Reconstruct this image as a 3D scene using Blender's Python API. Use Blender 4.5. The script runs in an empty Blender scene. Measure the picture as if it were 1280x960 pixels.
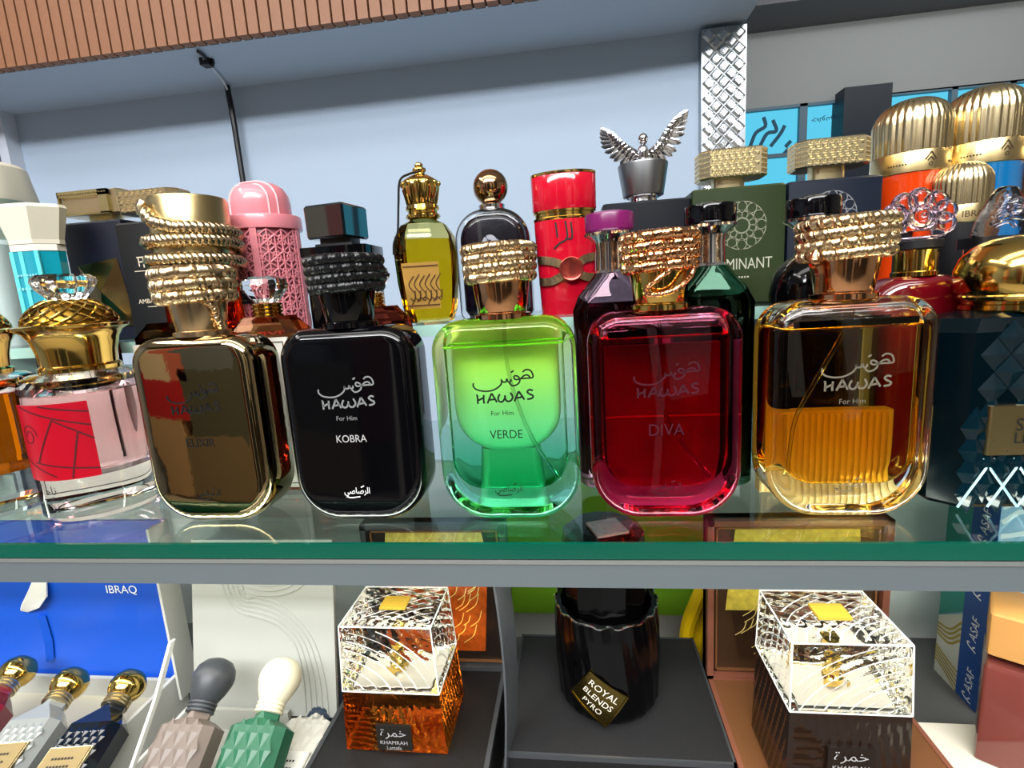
import bpy, bmesh, math, random
from mathutils import Vector, Matrix
random.seed(7)
PI = math.pi
S = bpy.context.scene
C = S.collection

# ------------------------------------------------------------------ camera, world, lights, exposure
cam_d = bpy.data.cameras.new('camera'); cam = bpy.data.objects.new('camera', cam_d); C.objects.link(cam)
cam_d.sensor_width = 36; cam_d.lens = 18.0; cam_d.clip_start = .01
cam.matrix_world = Matrix(((0.99108827, 0.04063143, 0.12685871, 0.0),
                           (0.11759315, 0.18051429, -0.97651751, -0.235),
                           (-0.06257711, 0.98273276, 0.17412762, 0.12290902),
                           (0, 0, 0, 1)))
S.camera = cam
w = bpy.data.worlds.new('world'); S.world = w; w.use_nodes = True
w.node_tree.nodes['Background'].inputs[0].default_value = (.80, .88, 1, 1)
w.node_tree.nodes['Background'].inputs[1].default_value = .35
S.view_settings.view_transform = 'Standard'; S.view_settings.look = 'None'
S.view_settings.exposure = 0.5; S.view_settings.gamma = 1
S.cycles.max_bounces = 24; S.cycles.transmission_bounces = 20; S.cycles.transparent_max_bounces = 24
S.cycles.glossy_bounces = 8; S.cycles.diffuse_bounces = 3
S.cycles.sample_clamp_indirect = 12.0
S.cycles.blur_glossy = .3

def area(name, loc, target, sx, sy, power, col=(1, 1, 1), spread=180):
    d = bpy.data.lights.new(name, 'AREA'); d.shape = 'RECTANGLE'; d.size = sx; d.size_y = sy
    d.energy = power; d.color = col; d.spread = math.radians(spread)
    o = bpy.data.objects.new(name, d); C.objects.link(o); o.location = loc
    v = Vector(target) - Vector(loc)
    o.rotation_euler = v.to_track_quat('-Z', 'Y').to_euler()
    return o
area('ceiling_light_row', (-.3, -.75, 1.98), (-.3, -.75, 0), 3.4, .5, 22, (1, .97, .93))
area('added_fill_back', (.2, -1.7, 1.98), (.2, -1.7, 0), 3.0, .4, 42, (1, .97, .93))  # unseen panel added for fill and reflections
area('added_fill_front', (-.3, -2.25, 1.85), (-.3, .8, .3), 3.4, .3, 88, (.97, .98, 1))  # unseen fill added behind the viewer to lift the wall shadow
area('ceiling_light_left', (-1.9, -.6, 1.98), (-1.9, -.6, 0), .3, 1.6, 16, (1, .97, .93))
area('added_fill_far', (1.9, 2.2, 1.40), (1.9, 2.9, 1.2), 2.0, .3, 4, (1, .98, .95))  # unseen fill added to brighten the far soffit
area('shelf_led_light', (-.07, .017, -.0235), (-.07, .075, -.2), .84, .006, .38, (1, .95, .84))
area('shelf_led_uplight', (-.07, .022, -.012), (-.07, .040, .1), .84, .004, .30, (1, .97, .9))

# ------------------------------------------------------------------ materials
def lin(h):
    if isinstance(h, str):
        h = h.lstrip('#'); c = [int(h[i:i + 2], 16) / 255 for i in (0, 2, 4)]
        return tuple(x / 12.92 if x <= .04045 else ((x + .055) / 1.055) ** 2.4 for x in c) + (1,)
    return tuple(h) + (1,)
MATS = {}
def mat(name, col, rough=.5, metal=0, spec=.5, coat=0, emit=0, bump=None, bscale=200, bstr=.2, noise=0, aniso=0, trans=0, ior=1.45):
    if name in MATS: return MATS[name]
    m = bpy.data.materials.new(name); m.use_nodes = True; nt = m.node_tree
    b = nt.nodes['Principled BSDF']; L = nt.links
    c = lin(col)
    b.inputs['Base Color'].default_value = c; b.inputs['Roughness'].default_value = rough
    b.inputs['Metallic'].default_value = metal; b.inputs['Specular IOR Level'].default_value = spec
    b.inputs['Coat Weight'].default_value = coat; b.inputs['Coat Roughness'].default_value = .03
    b.inputs['Transmission Weight'].default_value = trans; b.inputs['IOR'].default_value = ior
    if emit:
        b.inputs['Emission Color'].default_value = c; b.inputs['Emission Strength'].default_value = emit
    tc = nt.nodes.new('ShaderNodeTexCoord')
    if noise:
        n = nt.nodes.new('ShaderNodeTexNoise'); n.inputs['Scale'].default_value = bscale * .25; n.inputs['Detail'].default_value = 5
        L.new(tc.outputs['Object'], n.inputs['Vector'])
        mx = nt.nodes.new('ShaderNodeMix'); mx.data_type = 'RGBA'
        mx.inputs[6].default_value = tuple(x * (1 - noise) for x in c[:3]) + (1,)
        mx.inputs[7].default_value = tuple(min(1, x * (1 + noise)) for x in c[:3]) + (1,)
        L.new(n.outputs['Fac'], mx.inputs[0]); L.new(mx.outputs[2], b.inputs['Base Color'])
    if bump:
        if bump == 'noise':
            t = nt.nodes.new('ShaderNodeTexNoise'); t.inputs['Detail'].default_value = 6
        elif bump == 'voronoi':
            t = nt.nodes.new('ShaderNodeTexVoronoi')
        else:
            t = nt.nodes.new('ShaderNodeTexWave'); t.bands_direction = bump; t.inputs['Distortion'].default_value = 1.5
        t.inputs['Scale'].default_value = bscale
        L.new(tc.outputs['Object'], t.inputs['Vector'])
        bp = nt.nodes.new('ShaderNodeBump'); bp.inputs['Strength'].default_value = bstr; bp.inputs['Distance'].default_value = .0006
        L.new(t.outputs[0], bp.inputs['Height']); L.new(bp.outputs[0], b.inputs['Normal'])
    MATS[name] = m; return m
def glass(name, col, ior=1.45, rough=0.0, ramp=None, bump=None, bscale=100, bstr=.3):
    """Refractive glass; ramp = [(height, colour), ...] for a coating that fades along the height of the bottle."""
    if name in MATS: return MATS[name]
    m = bpy.data.materials.new(name); m.use_nodes = True; nt = m.node_tree; L = nt.links
    nt.nodes.remove(nt.nodes['Principled BSDF'])
    g = nt.nodes.new('ShaderNodeBsdfGlass'); g.inputs['IOR'].default_value = ior; g.inputs['Roughness'].default_value = rough
    g.inputs['Color'].default_value = lin(col)
    L.new(g.outputs[0], nt.nodes['Material Output'].inputs[0])
    tc = nt.nodes.new('ShaderNodeTexCoord')
    if ramp:
        sp = nt.nodes.new('ShaderNodeSeparateXYZ'); L.new(tc.outputs['Object'], sp.inputs[0])
        z0, z1 = ramp[0][0], ramp[-1][0]
        mr = nt.nodes.new('ShaderNodeMapRange'); mr.inputs[1].default_value = z0; mr.inputs[2].default_value = z1
        L.new(sp.outputs[2], mr.inputs[0])
        cr = nt.nodes.new('ShaderNodeValToRGB'); L.new(mr.outputs[0], cr.inputs[0])
        el = cr.color_ramp.elements
        while len(el) < len(ramp): el.new(.5)
        for e, (z, c) in zip(el, ramp): e.position = (z - z0) / (z1 - z0); e.color = lin(c)
        for e, (z, c) in zip(el, ramp): e.color = lin(c)
        L.new(cr.outputs[0], g.inputs['Color'])
    if bump:
        t = nt.nodes.new('ShaderNodeTexNoise' if bump == 'noise' else 'ShaderNodeTexVoronoi')
        t.inputs['Scale'].default_value = bscale; L.new(tc.outputs['Object'], t.inputs['Vector'])
        bp = nt.nodes.new('ShaderNodeBump'); bp.inputs['Strength'].default_value = bstr; bp.inputs['Distance'].default_value = .001
        L.new(t.outputs[0], bp.inputs['Height']); L.new(bp.outputs[0], g.inputs['Normal'])
    MATS[name] = m; return m
def sheet_glass(name, tint):
    """Flat plate glass: straight-through transparency with a Fresnel mirror on its faces."""
    if name in MATS: return MATS[name]
    m = bpy.data.materials.new(name); m.use_nodes = True; nt = m.node_tree; L = nt.links
    nt.nodes.remove(nt.nodes['Principled BSDF'])
    t = nt.nodes.new('ShaderNodeBsdfTransparent'); t.inputs[0].default_value = lin(tint)
    g = nt.nodes.new('ShaderNodeBsdfGlossy'); g.inputs['Roughness'].default_value = .015
    f = nt.nodes.new('ShaderNodeFresnel'); ge = nt.nodes.new('ShaderNodeNewGeometry')
    mr = nt.nodes.new('ShaderNodeMapRange'); mr.inputs[3].default_value = 1.5; mr.inputs[4].default_value = 1 / 1.5   # the far face reflects like the near one
    L.new(ge.outputs['Backfacing'], mr.inputs[0]); L.new(mr.outputs[0], f.inputs[0])
    mx = nt.nodes.new('ShaderNodeMixShader')
    L.new(f.outputs[0], mx.inputs[0]); L.new(t.outputs[0], mx.inputs[1]); L.new(g.outputs[0], mx.inputs[2])
    L.new(mx.outputs[0], nt.nodes['Material Output'].inputs[0])
    MATS[name] = m; return m
def emitter(name, col, k):
    if name in MATS: return MATS[name]
    m = bpy.data.materials.new(name); m.use_nodes = True; nt = m.node_tree
    nt.nodes.remove(nt.nodes['Principled BSDF'])
    e = nt.nodes.new('ShaderNodeEmission'); e.inputs[0].default_value = lin(col); e.inputs[1].default_value = k
    nt.links.new(e.outputs[0], nt.nodes['Material Output'].inputs[0]); MATS[name] = m; return m

GOLD = mat('polished gold', '#d9b764', .12, 1)
PALEGOLD = mat('pale gold', '#d3c49c', .28, 1)
ROSEGOLD = mat('rose gold', '#d9a276', .12, 1)
BRONZE = mat('bronze metal', '#b89068', .1, 1)
SILVER = mat('silver metal', '#d6d6da', .12, 1)
CHAMP = mat('champagne metal', '#d0b68e', .26, 1)
BRUSHED = mat('brushed gold', '#c6b07e', .3, 1)
BLACKG = mat('black gloss', '#040406', .06, 0, .42)
BLACKM = mat('black matt', '#0c0c10', .45)
BLACKR = mat('black rope', '#0b0d0f', .3)
NAVYM = mat('navy matt', '#0b1020', .4)
GREENM = mat('olive green lacquer', '#26331a', .35)
INK = mat('dark ink', '#0b1a12', .5)
INKB = mat('black ink', '#0a0a0a', .5)
INKS = mat('silver ink', '#c9c9c9', .35, .4)
INKW = mat('white ink', '#f0f0f0', .5)
WHITE = mat('white plastic', '#e6e4da', .35)
CLEAR = glass('clear glass', '#fbfcfc')
AIR = glass('glass air side', '#ffffff')
CRYSTAL = glass('crystal', '#fdfdfd', 1.5)
TUBE = glass('dip tube plastic', '#f2f4f0', 1.25, .08)

# ------------------------------------------------------------------ mesh helpers
class MB:
    def __init__(s): s.v = []; s.f = []
    def add(s, vs, fs, M=None):
        o = len(s.v)
        s.v += [tuple(M @ Vector(p)) if M else tuple(p) for p in vs]
        s.f += [tuple(i + o for i in f) for f in fs]; return s
    def box(s, x0, x1, y0, y1, z0, z1, M=None):
        v = [(x, y, z) for z in (z0, z1) for y in (y0, y1) for x in (x0, x1)]
        return s.add(v, [(0, 2, 3, 1), (4, 5, 7, 6), (0, 1, 5, 4), (2, 6, 7, 3), (0, 4, 6, 2), (1, 3, 7, 5)], M)
    def loft(s, rings, caps=True, M=None, closed=False):
        n = len(rings[0]); vs = [p for r in rings for p in r]; fs = []
        m = len(rings)
        for k in range(m if closed else m - 1):
            a = k * n; b = ((k + 1) % m) * n
            for i in range(n): j = (i + 1) % n; fs.append((a + i, a + j, b + j, b + i))
        if caps and not closed: fs.append(tuple(range(n - 1, -1, -1))); fs.append(tuple((m - 1) * n + i for i in range(n)))
        return s.add(vs, fs, M)
    def lathe(s, prof, n=40, cx=0, cy=0, sq=1, mod=None, M=None):
        rings = []
        for r, z in prof:
            rings.append([(cx + r * (mod(2 * PI * i / n, z) if mod else 1) * math.cos(2 * PI * i / n),
                           cy + sq * r * (mod(2 * PI * i / n, z) if mod else 1) * math.sin(2 * PI * i / n), z) for i in range(n)])
        return s.loft(rings, M=M)
    def tube(s, pts, r, n=8, closed=False, M=None):
        P = [Vector(p) for p in pts]; m = len(P); rings = []
        up = None
        for i in range(m):
            if closed: t = P[(i + 1) % m] - P[i - 1]
            else: t = P[min(i + 1, m - 1)] - P[max(i - 1, 0)]
            t.normalize()
            if up is None:
                up = t.orthogonal().normalized()
            up = (up - t * up.dot(t)).normalized(); bi = t.cross(up)
            rr = r[i] if isinstance(r, (list, tuple)) else r
            rings.append([tuple(P[i] + (up * math.cos(2 * PI * k / n) + bi * math.sin(2 * PI * k / n)) * rr) for k in range(n)])
        return s.loft(rings, caps=not closed, closed=closed, M=M)
    def sphere(s, c, r, n=16, m=10, sx=1, sy=1, sz=1, M=None):
        rings = []
        for k in range(m + 1):
            a = -PI / 2 + PI * k / m; a = max(min(a, PI / 2 - .02), -PI / 2 + .02)
            rings.append([(c[0] + sx * r * math.cos(a) * math.cos(2 * PI * i / n), c[1] + sy * r * math.cos(a) * math.sin(2 * PI * i / n), c[2] + sz * r * math.sin(a)) for i in range(n)])
        return s.loft(rings, M=M)
    def build(s, name, m, parent=None, smooth=35, flip=False):
        me = bpy.data.meshes.new(name); me.from_pydata(s.v, [], s.f)
        if flip: me.flip_normals()
        if smooth:
            me.polygons.foreach_set('use_smooth', [True] * len(me.polygons)); me.set_sharp_from_angle(angle=math.radians(smooth))
        me.materials.append(m)
        o = bpy.data.objects.new(name, me); C.objects.link(o)
        if parent: o.parent = parent
        return o
def thing(name, label, cat, loc=(0, 0, 0), rz=0, group=None):
    o = bpy.data.objects.new(name, None); C.objects.link(o); o.location = loc; o.rotation_euler = (0, 0, rz)
    o.empty_display_size = .01
    o['label'] = label; o['category'] = cat
    if group: o['group'] = group
    return o
def tag(o, label, cat, group=None):
    o['label'] = label; o['category'] = cat
    if group: o['group'] = group
    return o
def struct(o): o['kind'] = 'structure'; return o
def rr(w, d, r, n=5, cx=0, cy=0):
    """Rounded rectangle, counter-clockwise, n segments a corner."""
    r = max(min(r, w / 2 - 1e-5, d / 2 - 1e-5), 1e-5); out = []
    for (sx, sy, a0) in ((1, 1, 0), (-1, 1, PI / 2), (-1, -1, PI), (1, -1, 3 * PI / 2)):
        for k in range(n + 1):
            a = a0 + PI / 2 * k / n
            out.append((cx + sx * (w / 2 - r) + r * math.cos(a), cy + sy * (d / 2 - r) + r * math.sin(a)))
    return out
def loft_rr(secs, n=5, cx=0, cy=0, mb=None, M=None):
    mb = mb or MB()
    return mb.loft([[(x, y, z) for x, y in rr(w, d, r, n, cx, cy)] for z, w, d, r in secs], M=M)
def rr4(w, z0, z1, rt, rb, n=8):
    """Upright outline (x, z), rounder at the bottom than the top; listed so that a loft towards +y faces outwards."""
    out = []
    for (sx, sz, a0, r) in ((1, 1, 0, rt), (-1, 1, PI / 2, rt), (-1, -1, PI, rb), (1, -1, 3 * PI / 2, rb)):
        r = max(r, 1e-4)
        zc = z1 - r if sz > 0 else z0 + r
        for k in range(n + 1):
            a = a0 + PI / 2 * k / n
            out.append((sx * (w / 2 - r) + r * math.cos(a), zc + r * math.sin(a)))
    return out[::-1]
def slab(w, z0, z1, rt, rb, y0, y1, bev, n=8, m=4, mb=None, M=None, top=None):
    """Flat bottle body standing upright: an outline in x-z swept in depth with rounded edges."""
    mb = mb or MB(); rings = []
    seq = [(bev * (1 - math.sin(PI / 2 * k / m)), y0 + bev * (1 - math.cos(PI / 2 * k / m))) for k in range(m + 1)]
    seq += [(bev * (1 - math.sin(PI / 2 * k / m)), y1 - bev * (1 - math.cos(PI / 2 * k / m))) for k in range(m, -1, -1)]
    for i, y in seq:
        rings.append([(x, y, z) for x, z in rr4(w - 2 * i, z0 + i, z1 - i, max(rt - i, .0005), max(rb - i, .0005), n)])
    return mb.loft(rings, M=M)
def cr(pts, k=6, closed=False):
    """Catmull-Rom through the points."""
    P = [Vector(p) for p in pts]; out = []; n = len(P)
    for i in range(n if closed else n - 1):
        p0 = P[(i - 1) % n] if closed or i else P[0] * 2 - P[1]
        p1 = P[i]; p2 = P[(i + 1) % n]
        p3 = P[(i + 2) % n] if closed or i + 2 < n else P[-1] * 2 - P[-2]
        for j in range(k):
            t = j / k
            out.append(.5 * ((2 * p1) + (p2 - p0) * t + (2 * p0 - 5 * p1 + 4 * p2 - p3) * t * t + (3 * p1 - p0 - 3 * p2 + p3) * t ** 3))
    if not closed: out.append(P[-1])
    return out
def strokes(mb, lines, wd, fn, smooth=4):
    """Pen strokes: each polyline a ribbon of width wd; fn maps (u, v) to the surface point."""
    for ln in lines:
        P = cr([(a, b, 0) for a, b in ln], smooth) if smooth and len(ln) > 2 else [Vector((p[0] + (q[0] - p[0]) * k / 8, p[1] + (q[1] - p[1]) * k / 8, 0)) for p, q in zip(ln, ln[1:]) for k in range(8)] + [Vector((ln[-1][0], ln[-1][1], 0))]
        vs = []; n = len(P)
        for i in range(n):
            t = (P[min(i + 1, n - 1)] - P[max(i - 1, 0)]); t = t.normalized() if t.length else Vector((1, 0, 0))
            q = Vector((-t.y, t.x, 0)) * wd / 2
            a = P[i] + q; b = P[i] - q; vs += [fn(a.x, a.y), fn(b.x, b.y)]
        mb.add(vs, [(2 * i, 2 * i + 1, 2 * i + 3, 2 * i + 2) for i in range(n - 1)])
    return mb
_tcache = {}
def text_geo(s):
    if s not in _tcache:
        cu = bpy.data.curves.new('text', 'FONT'); cu.body = s; cu.size = 1; cu.resolution_u = 3
        o = bpy.data.objects.new('text', cu); C.objects.link(o); bpy.context.view_layer.update()
        me = bpy.data.meshes.new_from_object(o.evaluated_get(bpy.context.evaluated_depsgraph_get()))
        v = [tuple(p.co) for p in me.vertices]; f = [tuple(p.vertices) for p in me.polygons]
        bpy.data.objects.remove(o); bpy.data.curves.remove(cu); bpy.data.meshes.remove(me)
        x0 = min(p[0] for p in v); x1 = max(p[0] for p in v); y0 = min(p[1] for p in v); y1 = max(p[1] for p in v)
        _tcache[s] = ([((p[0] - (x0 + x1) / 2) / (x1 - x0), (p[1] - (y0 + y1) / 2) / (x1 - x0)) for p in v], f)
    return _tcache[s]
def text(mb, s, wd, fn, cx=0, cz=0, tall=1.0, rot=0):
    if s == '~':      # print too small to read: a broken line
        return strokes(mb, [[(cx + wd * (k / 7 - .5), cz), (cx + wd * ((k + .65) / 7 - .5), cz)] for k in range(7)], wd * .09, fn, 0)
    v, f = text_geo(s); c_, s_ = math.cos(rot), math.sin(rot)
    return mb.add([fn(cx + wd * (a * c_ - b * tall * s_), cz + wd * (a * s_ + b * tall * c_)) for a, b in v], f)
def copy_tree(o, parent=None):
    c = o.copy(); C.objects.link(c)
    if parent: c.parent = parent
    for ch in list(o.children): copy_tree(ch, c)
    return c
def rope(mb, path, R, turns, r=None, n=6, closed=True, steps=None):
    """Two strands twisted about a path: a braided cord."""
    P = [Vector(p) for p in path]; m = len(P); r = r or R * .60
    for s in (0, 1):
        pts = []; up = Vector((0, 0, 1))
        for i in range(m):
            t = (P[(i + 1) % m] - P[i - 1]) if closed else (P[min(i + 1, m - 1)] - P[max(i - 1, 0)])
            t.normalize(); u = (up - t * up.dot(t)); u = u.normalized() if u.length > 1e-6 else t.orthogonal().normalized(); b = t.cross(u)
            a = 2 * PI * turns * i / m + PI * s
            pts.append(P[i] + (u * math.cos(a) + b * math.sin(a)) * (R - r * .75))
        mb.tube(pts, r, n, closed)
    return mb
def circ(r, z, n=90, cx=0, cy=0, tilt=0, sq=1, ph=0):
    return [(cx + r * math.cos(2 * PI * i / n), cy + sq * r * math.sin(2 * PI * i / n), z + tilt * r * math.cos(2 * PI * i / n + ph)) for i in range(n)]

# ------------------------------------------------------------------ the shop room (z = 0 is the top of the glass shelf)
WALLM = mat('pale blue wall paint', '#a2b3c6', .7, noise=.03, bscale=10)
struct(MB().box(-3.2, .434, 1.2, 1.26, -1.25, 2.0).build('wall_back', WALLM, smooth=0))
struct(MB().box(-3.3, -3.2, -2.6, 1.26, -1.25, 2.0).build('wall_left', mat('grey wall paint', '#7d848e', .7), smooth=0))
struct(MB().box(3.4, 3.5, -2.6, 3.3, -1.25, 2.0).build('wall_right', mat('warm wall paint', '#8e887e', .7), smooth=0))
struct(MB().box(-3.3, 3.5, -2.7, -2.6, -1.25, 2.0).build('wall_front', mat('brown grey wall paint', '#57514a', .7), smooth=0))
struct(MB().box(-3.3, 3.5, -2.7, 3.3, -1.3, -1.25).build('floor', mat('beige floor tile', '#a8a094', .3, noise=.1, bscale=8), smooth=0))
struct(MB().box(-3.3, 3.5, -2.7, 3.3, 2.0, 2.05).build('ceiling', mat('ceiling white', '#c9cacb', .8), smooth=0))
# bulkhead: upright wooden slats on its face, a painted soffit under it
fas = struct(MB().box(-3.2, .434, .972, 1.2, .731, 2.0).build('trim_1', mat('dark fascia backing', '#14100c', .8), smooth=0))
SLAT = mat('oak slat', '#865a3e', .5, bump='X', bscale=120, bstr=.25, noise=.14)
sl = MB().box(-.0118, .0118, -.02, 0, .7275, 1.98); slo = None
for i in range(62):
    if slo is None: slo = sl.build('slat', SLAT, fas, smooth=0); o = slo
    else: o = slo.copy(); C.objects.link(o)
    o.location = (-1.56 + .0283 * i, .972, 0)
struct(MB().box(-3.2, .434, .975, 1.2, .727, .731).build('trim_2', WALLM, smooth=0))
# pale corner post at the left end of the wall with a dark recess beyond it
struct(MB().box(-1.632, -1.603, 1.16, 1.2, -1.25, .727).build('trim_3', mat('white post', '#c3cad6', .6), smooth=0))
struct(MB().box(-3.2, -1.632, 1.185, 1.2, -1.25, .66).build('trim_4', mat('dark recess panel', '#4b5264', .6), smooth=0))
# cable hanging from the fascia
cb = thing('cable', 'black sleeved cable hanging down the pale blue wall from the slatted bulkhead', 'cable', (-.905, 1.17, .727))
MB().tube(cr([(.062, -.190, -.006), (.060, -.165, -.006), (.050, -.150, -.006)]), .004, 6).build('upper_sleeve', BLACKM, cb)
MB().tube(cr([(.050, -.155, -.006), (.034, -.10, -.006), (.010, -.03, -.006), (.0, 0, -.02)]), .0028, 6).build('wire', mat('grey wire', '#c8ced6', .5), cb)
k = MB(); k.box(.034, .056, -.150, -.128, -.016, 0); k.box(.044, .062, -.140, -.132, -.012, 0); k.build('clip', BLACKM, cb, smooth=0)
MB().tube(cr([(.0, 0, -.005), (.004, 0, -.10), (.003, .004, -.24), (.010, .006, -.9)]), .0075, 8).build('sleeve', BLACKM, cb)
# silver strip of embossed diamond tiles beside the opening
TILEM = mat('embossed silver', '#c8cccf', .22, 1)
tp = struct(MB().box(.329, .433, 1.17, 1.2, -.2, .716).build('trim_5', mat('silver strip back', '#9aa0a4', .3, 1), smooth=0))
tg = MB(); hw = .0168
tg.add([(-hw, 0, 0), (0, 0, -hw), (hw, 0, 0), (0, 0, hw), (-hw * .55, -.004, 0), (0, -.004, -hw * .55), (hw * .55, -.004, 0), (0, -.004, hw * .55)],
       [(0, 1, 5, 4), (1, 2, 6, 5), (2, 3, 7, 6), (3, 0, 4, 7), (4, 5, 6, 7)])
for q in range(5):
    u = -.5 + .2 * (q + .5) ; a = hw * .5
    tg.tube([(u * a * 2 - a * .5 * .8, -.0045, u * a * 2 * -1 - a * .4), (u * a * 2 + a * .4, -.0045, -u * a * 2 + a * .4)], .0008, 4)
tl = None
for r_ in range(34):
    for c_ in range(4):
        x = .329 + .0173 + .0346 * c_ + (.0173 if r_ % 2 else 0)
        if x + hw > .434: continue
        if tl is None: tl = tg.build('tile', TILEM, tp, smooth=0); o = tl
        else: o = tl.copy(); C.objects.link(o)
        o.location = (x, 1.17, .700 - .0175 * r_); o.rotation_euler = (0, (PI / 2 if (r_ // 1 + c_) % 2 else 0), 0)
# the opening on the right: soffits, bright strip, and the shop windows beyond
struct(MB().box(.434, 3.4, 1.2, 1.21, .784, .79).build('trim_6', emitter('lit edge strip', '#f4f6ff', 1.5), smooth=0))
struct(MB().box(.3, 3.4, 3.0, 3.3, 1.055, 1.437).build('wall_soffit', mat('grey soffit', '#8f9494', .6), smooth=0))
struct(MB().box(.3, 3.4, 2.7, 3.3, 1.437, 2.0).build('trim_7', mat('dark grey soffit', '#5a5d60', .6), smooth=0))
struct(MB().box(.3, 3.4, 3.05, 3.3, -1.25, .3).build('wall_sill', mat('dark sill wall', '#3a4047', .7), smooth=0))
MB().sphere((1.84, 2.66, 1.51), .04, 14, 8).build('camera_dome', BLACKM)
tag(bpy.data.objects['camera_dome'], 'small dark dome fixed to the grey soffit above the shop windows', 'security camera')
FR = mat('window frame', '#56707f', .5)
PANE = emitter('daylit pane', '#5fcdee', .72)
def shopwin(name, x0, x1, z0, z1, bars):
    f = MB(); b = .03
    f.box(x0, x1, 3.0, 3.05, z1 - b * .5, z1); f.box(x0, x1, 3.0, 3.05, z0, z0 + b); f.box(x0, x0 + b * .6, 3.0, 3.05, z0, z1); f.box(x1 - b * .6, x1, 3.0, 3.05, z0, z1)
    o = struct(f.build(name, FR, smooth=0))
    MB().box(x0, x1, 3.03, 3.04, z0, z1).build('pane', PANE, o, smooth=0)
    for d in bars: MB().box(*d[:2], 3.0, 3.05, *d[2:]).build('glazing_bar', FR, o, smooth=0)
    return o
w1 = shopwin('window_1', .9, 1.50, .3, 1.055, [(1.285, 1.325, .3, 1.055), (.9, 1.5, .785, .805)])
sg = MB(); sgf = lambda u, v: (u, 3.02, v)
strokes(sg, [[(1.03, .86), (1.06, .93), (1.11, .96), (1.10, 1.01)], [(1.08, .85), (1.12, .92), (1.17, .93), (1.15, .99)], [(1.14, .85), (1.19, .91), (1.215, .955)], [(1.22, .84), (1.25, .87)], [(1.21, .80), (1.24, .83)]], .02, sgf)
text(sg, '\ufeb1\ufeee\ufeeb\ufe9f', -.13, sgf, 1.42, .97)
sg.build('window_lettering', mat('dark window print', '#0e4b66', .6), w1, smooth=0)
shopwin('window_2', 1.70, 3.0, .3, 1.062, [(2.05, 2.08, .3, 1.062), (2.33, 2.36, .3, 1.062)])
struct(MB().box(1.465, 1.70, 2.9, 3.1, -1.25, 1.083).build('trim_8', mat('navy column', '#16222e', .5), smooth=0))
# coloured blocks added behind the viewer, seen only as reflections in the polished metal and glass
AIS = [(-3.1, -2.5, .0, 1.2, '#f2dfc4'), (-3.1, -2.35, -.35, .0, '#d02430'), (-3.1, -2.5, -1.2, -.35, '#c9a884'), (-2.5, -2.25, .0, 1.3, '#e07a68'), (-2.25, -1.5, .1, 1.2, '#707a82'), (-2.35, -1.2, -.5, .1, '#5c5e54'),
       (-2.5, -1.2, -1.2, -.5, '#8a7a62'), (-1.15, -.75, -.6, 1.0, '#5a2a26'), (-.65, .25, -1.2, 1.2, '#25282b'), (.4, .8, -.3, .9, '#c7c2b8'), (.9, 1.1, -.5, 1.0, '#1d1a18'), (1.15, 1.3, -.5, 1.2, '#d8d2c4'), (-.72, -.65, -1.2, 1.4, '#e0dcd0'), (.26, .34, -1.2, 1.4, '#d9d4c8'), (1.3, 1.9, -.2, .8, '#a99a7c'), (2.0, 2.6, -.6, .9, '#33424c')]
for i, (x0, x1, z0, z1, c_) in enumerate(AIS):
    struct(MB().box(x0, x1, -2.6, -2.3, z0, z1).build('trim_%d' % (9 + i), mat('reflection block %s' % c_, c_, .5), smooth=0))

# ------------------------------------------------------------------ glass display shelf
SHELFG = sheet_glass('shelf glass', '#eef7f4')
EDGEM = mat('green glass edge', '#034f3e', .12, 0, .6, bump='noise', bscale=30, bstr=.15, noise=.25)
sh = thing('display_shelf', 'long clear glass display shelf with a green front edge on a grey rail', 'shelf', (-.07, .12, 0))
MB().box(-.6, .6, -.118, .14, -.0082, 0).build('glass_plate', SHELFG, sh, smooth=0)
MB().box(-.6, .6, -.12, -.118, -.0082, 0).build('front_edge', EDGEM, sh, smooth=0)
MB().box(-.6, .6, -.12, -.113, -.0235, -.0086).build('rail', mat('grey aluminium rail', '#717b80', .42, .4, bump='noise', bscale=20, bstr=.1, noise=.08), sh, smooth=0)
MB().box(-.6, .6, -.1206, -.1196, -.0108, -.0086).build('rail_lip', mat('rail lip', '#a9b0ae', .3, .7), sh, smooth=0)
led = MB().box(-.6, .6, -.110, -.104, -.0215, -.0195).build('led_strip', mat('led tape', '#d8d6cc', .6), sh, smooth=0)
ld = MB()
for i in range(110): ld.box(-.55 + .01 * i, -.5465 + .01 * i, -.109, -.106, -.0195, -.0182)
ldo = ld.build('led_chips', emitter('led light', '#fff4e0', 14), sh, smooth=0); ldo['kind'] = 'stuff'
for x in (-.56, .52): MB().box(x, x + .012, -.113, .14, -.028, -.0084).build('bracket', mat('steel bracket', '#6a6e70', .4, .8), sh, smooth=0)
# raised glass tier at the back of the shelf
ti = thing('glass_riser', 'raised glass tier with pale green edge under the back row of bottles', 'riser', (-.07, .19, 0))
MB().box(-.5, .5, -.078, .07, .097, .105).build('tier_plate', sheet_glass('tier glass', '#dff0ea'), ti, smooth=0)
MB().box(-.5, .5, -.080, -.078, .097, .105).build('tier_edge', mat('pale green glass edge', '#a5cfc4', .15), ti, smooth=0)
for x in (-.44, -.15, .14, .44): MB().box(x - .004, x + .004, -.07, .06, 0, .097).build('tier_support', mat('acrylic support', '#b9c9c6', .2), ti, smooth=0)

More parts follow.
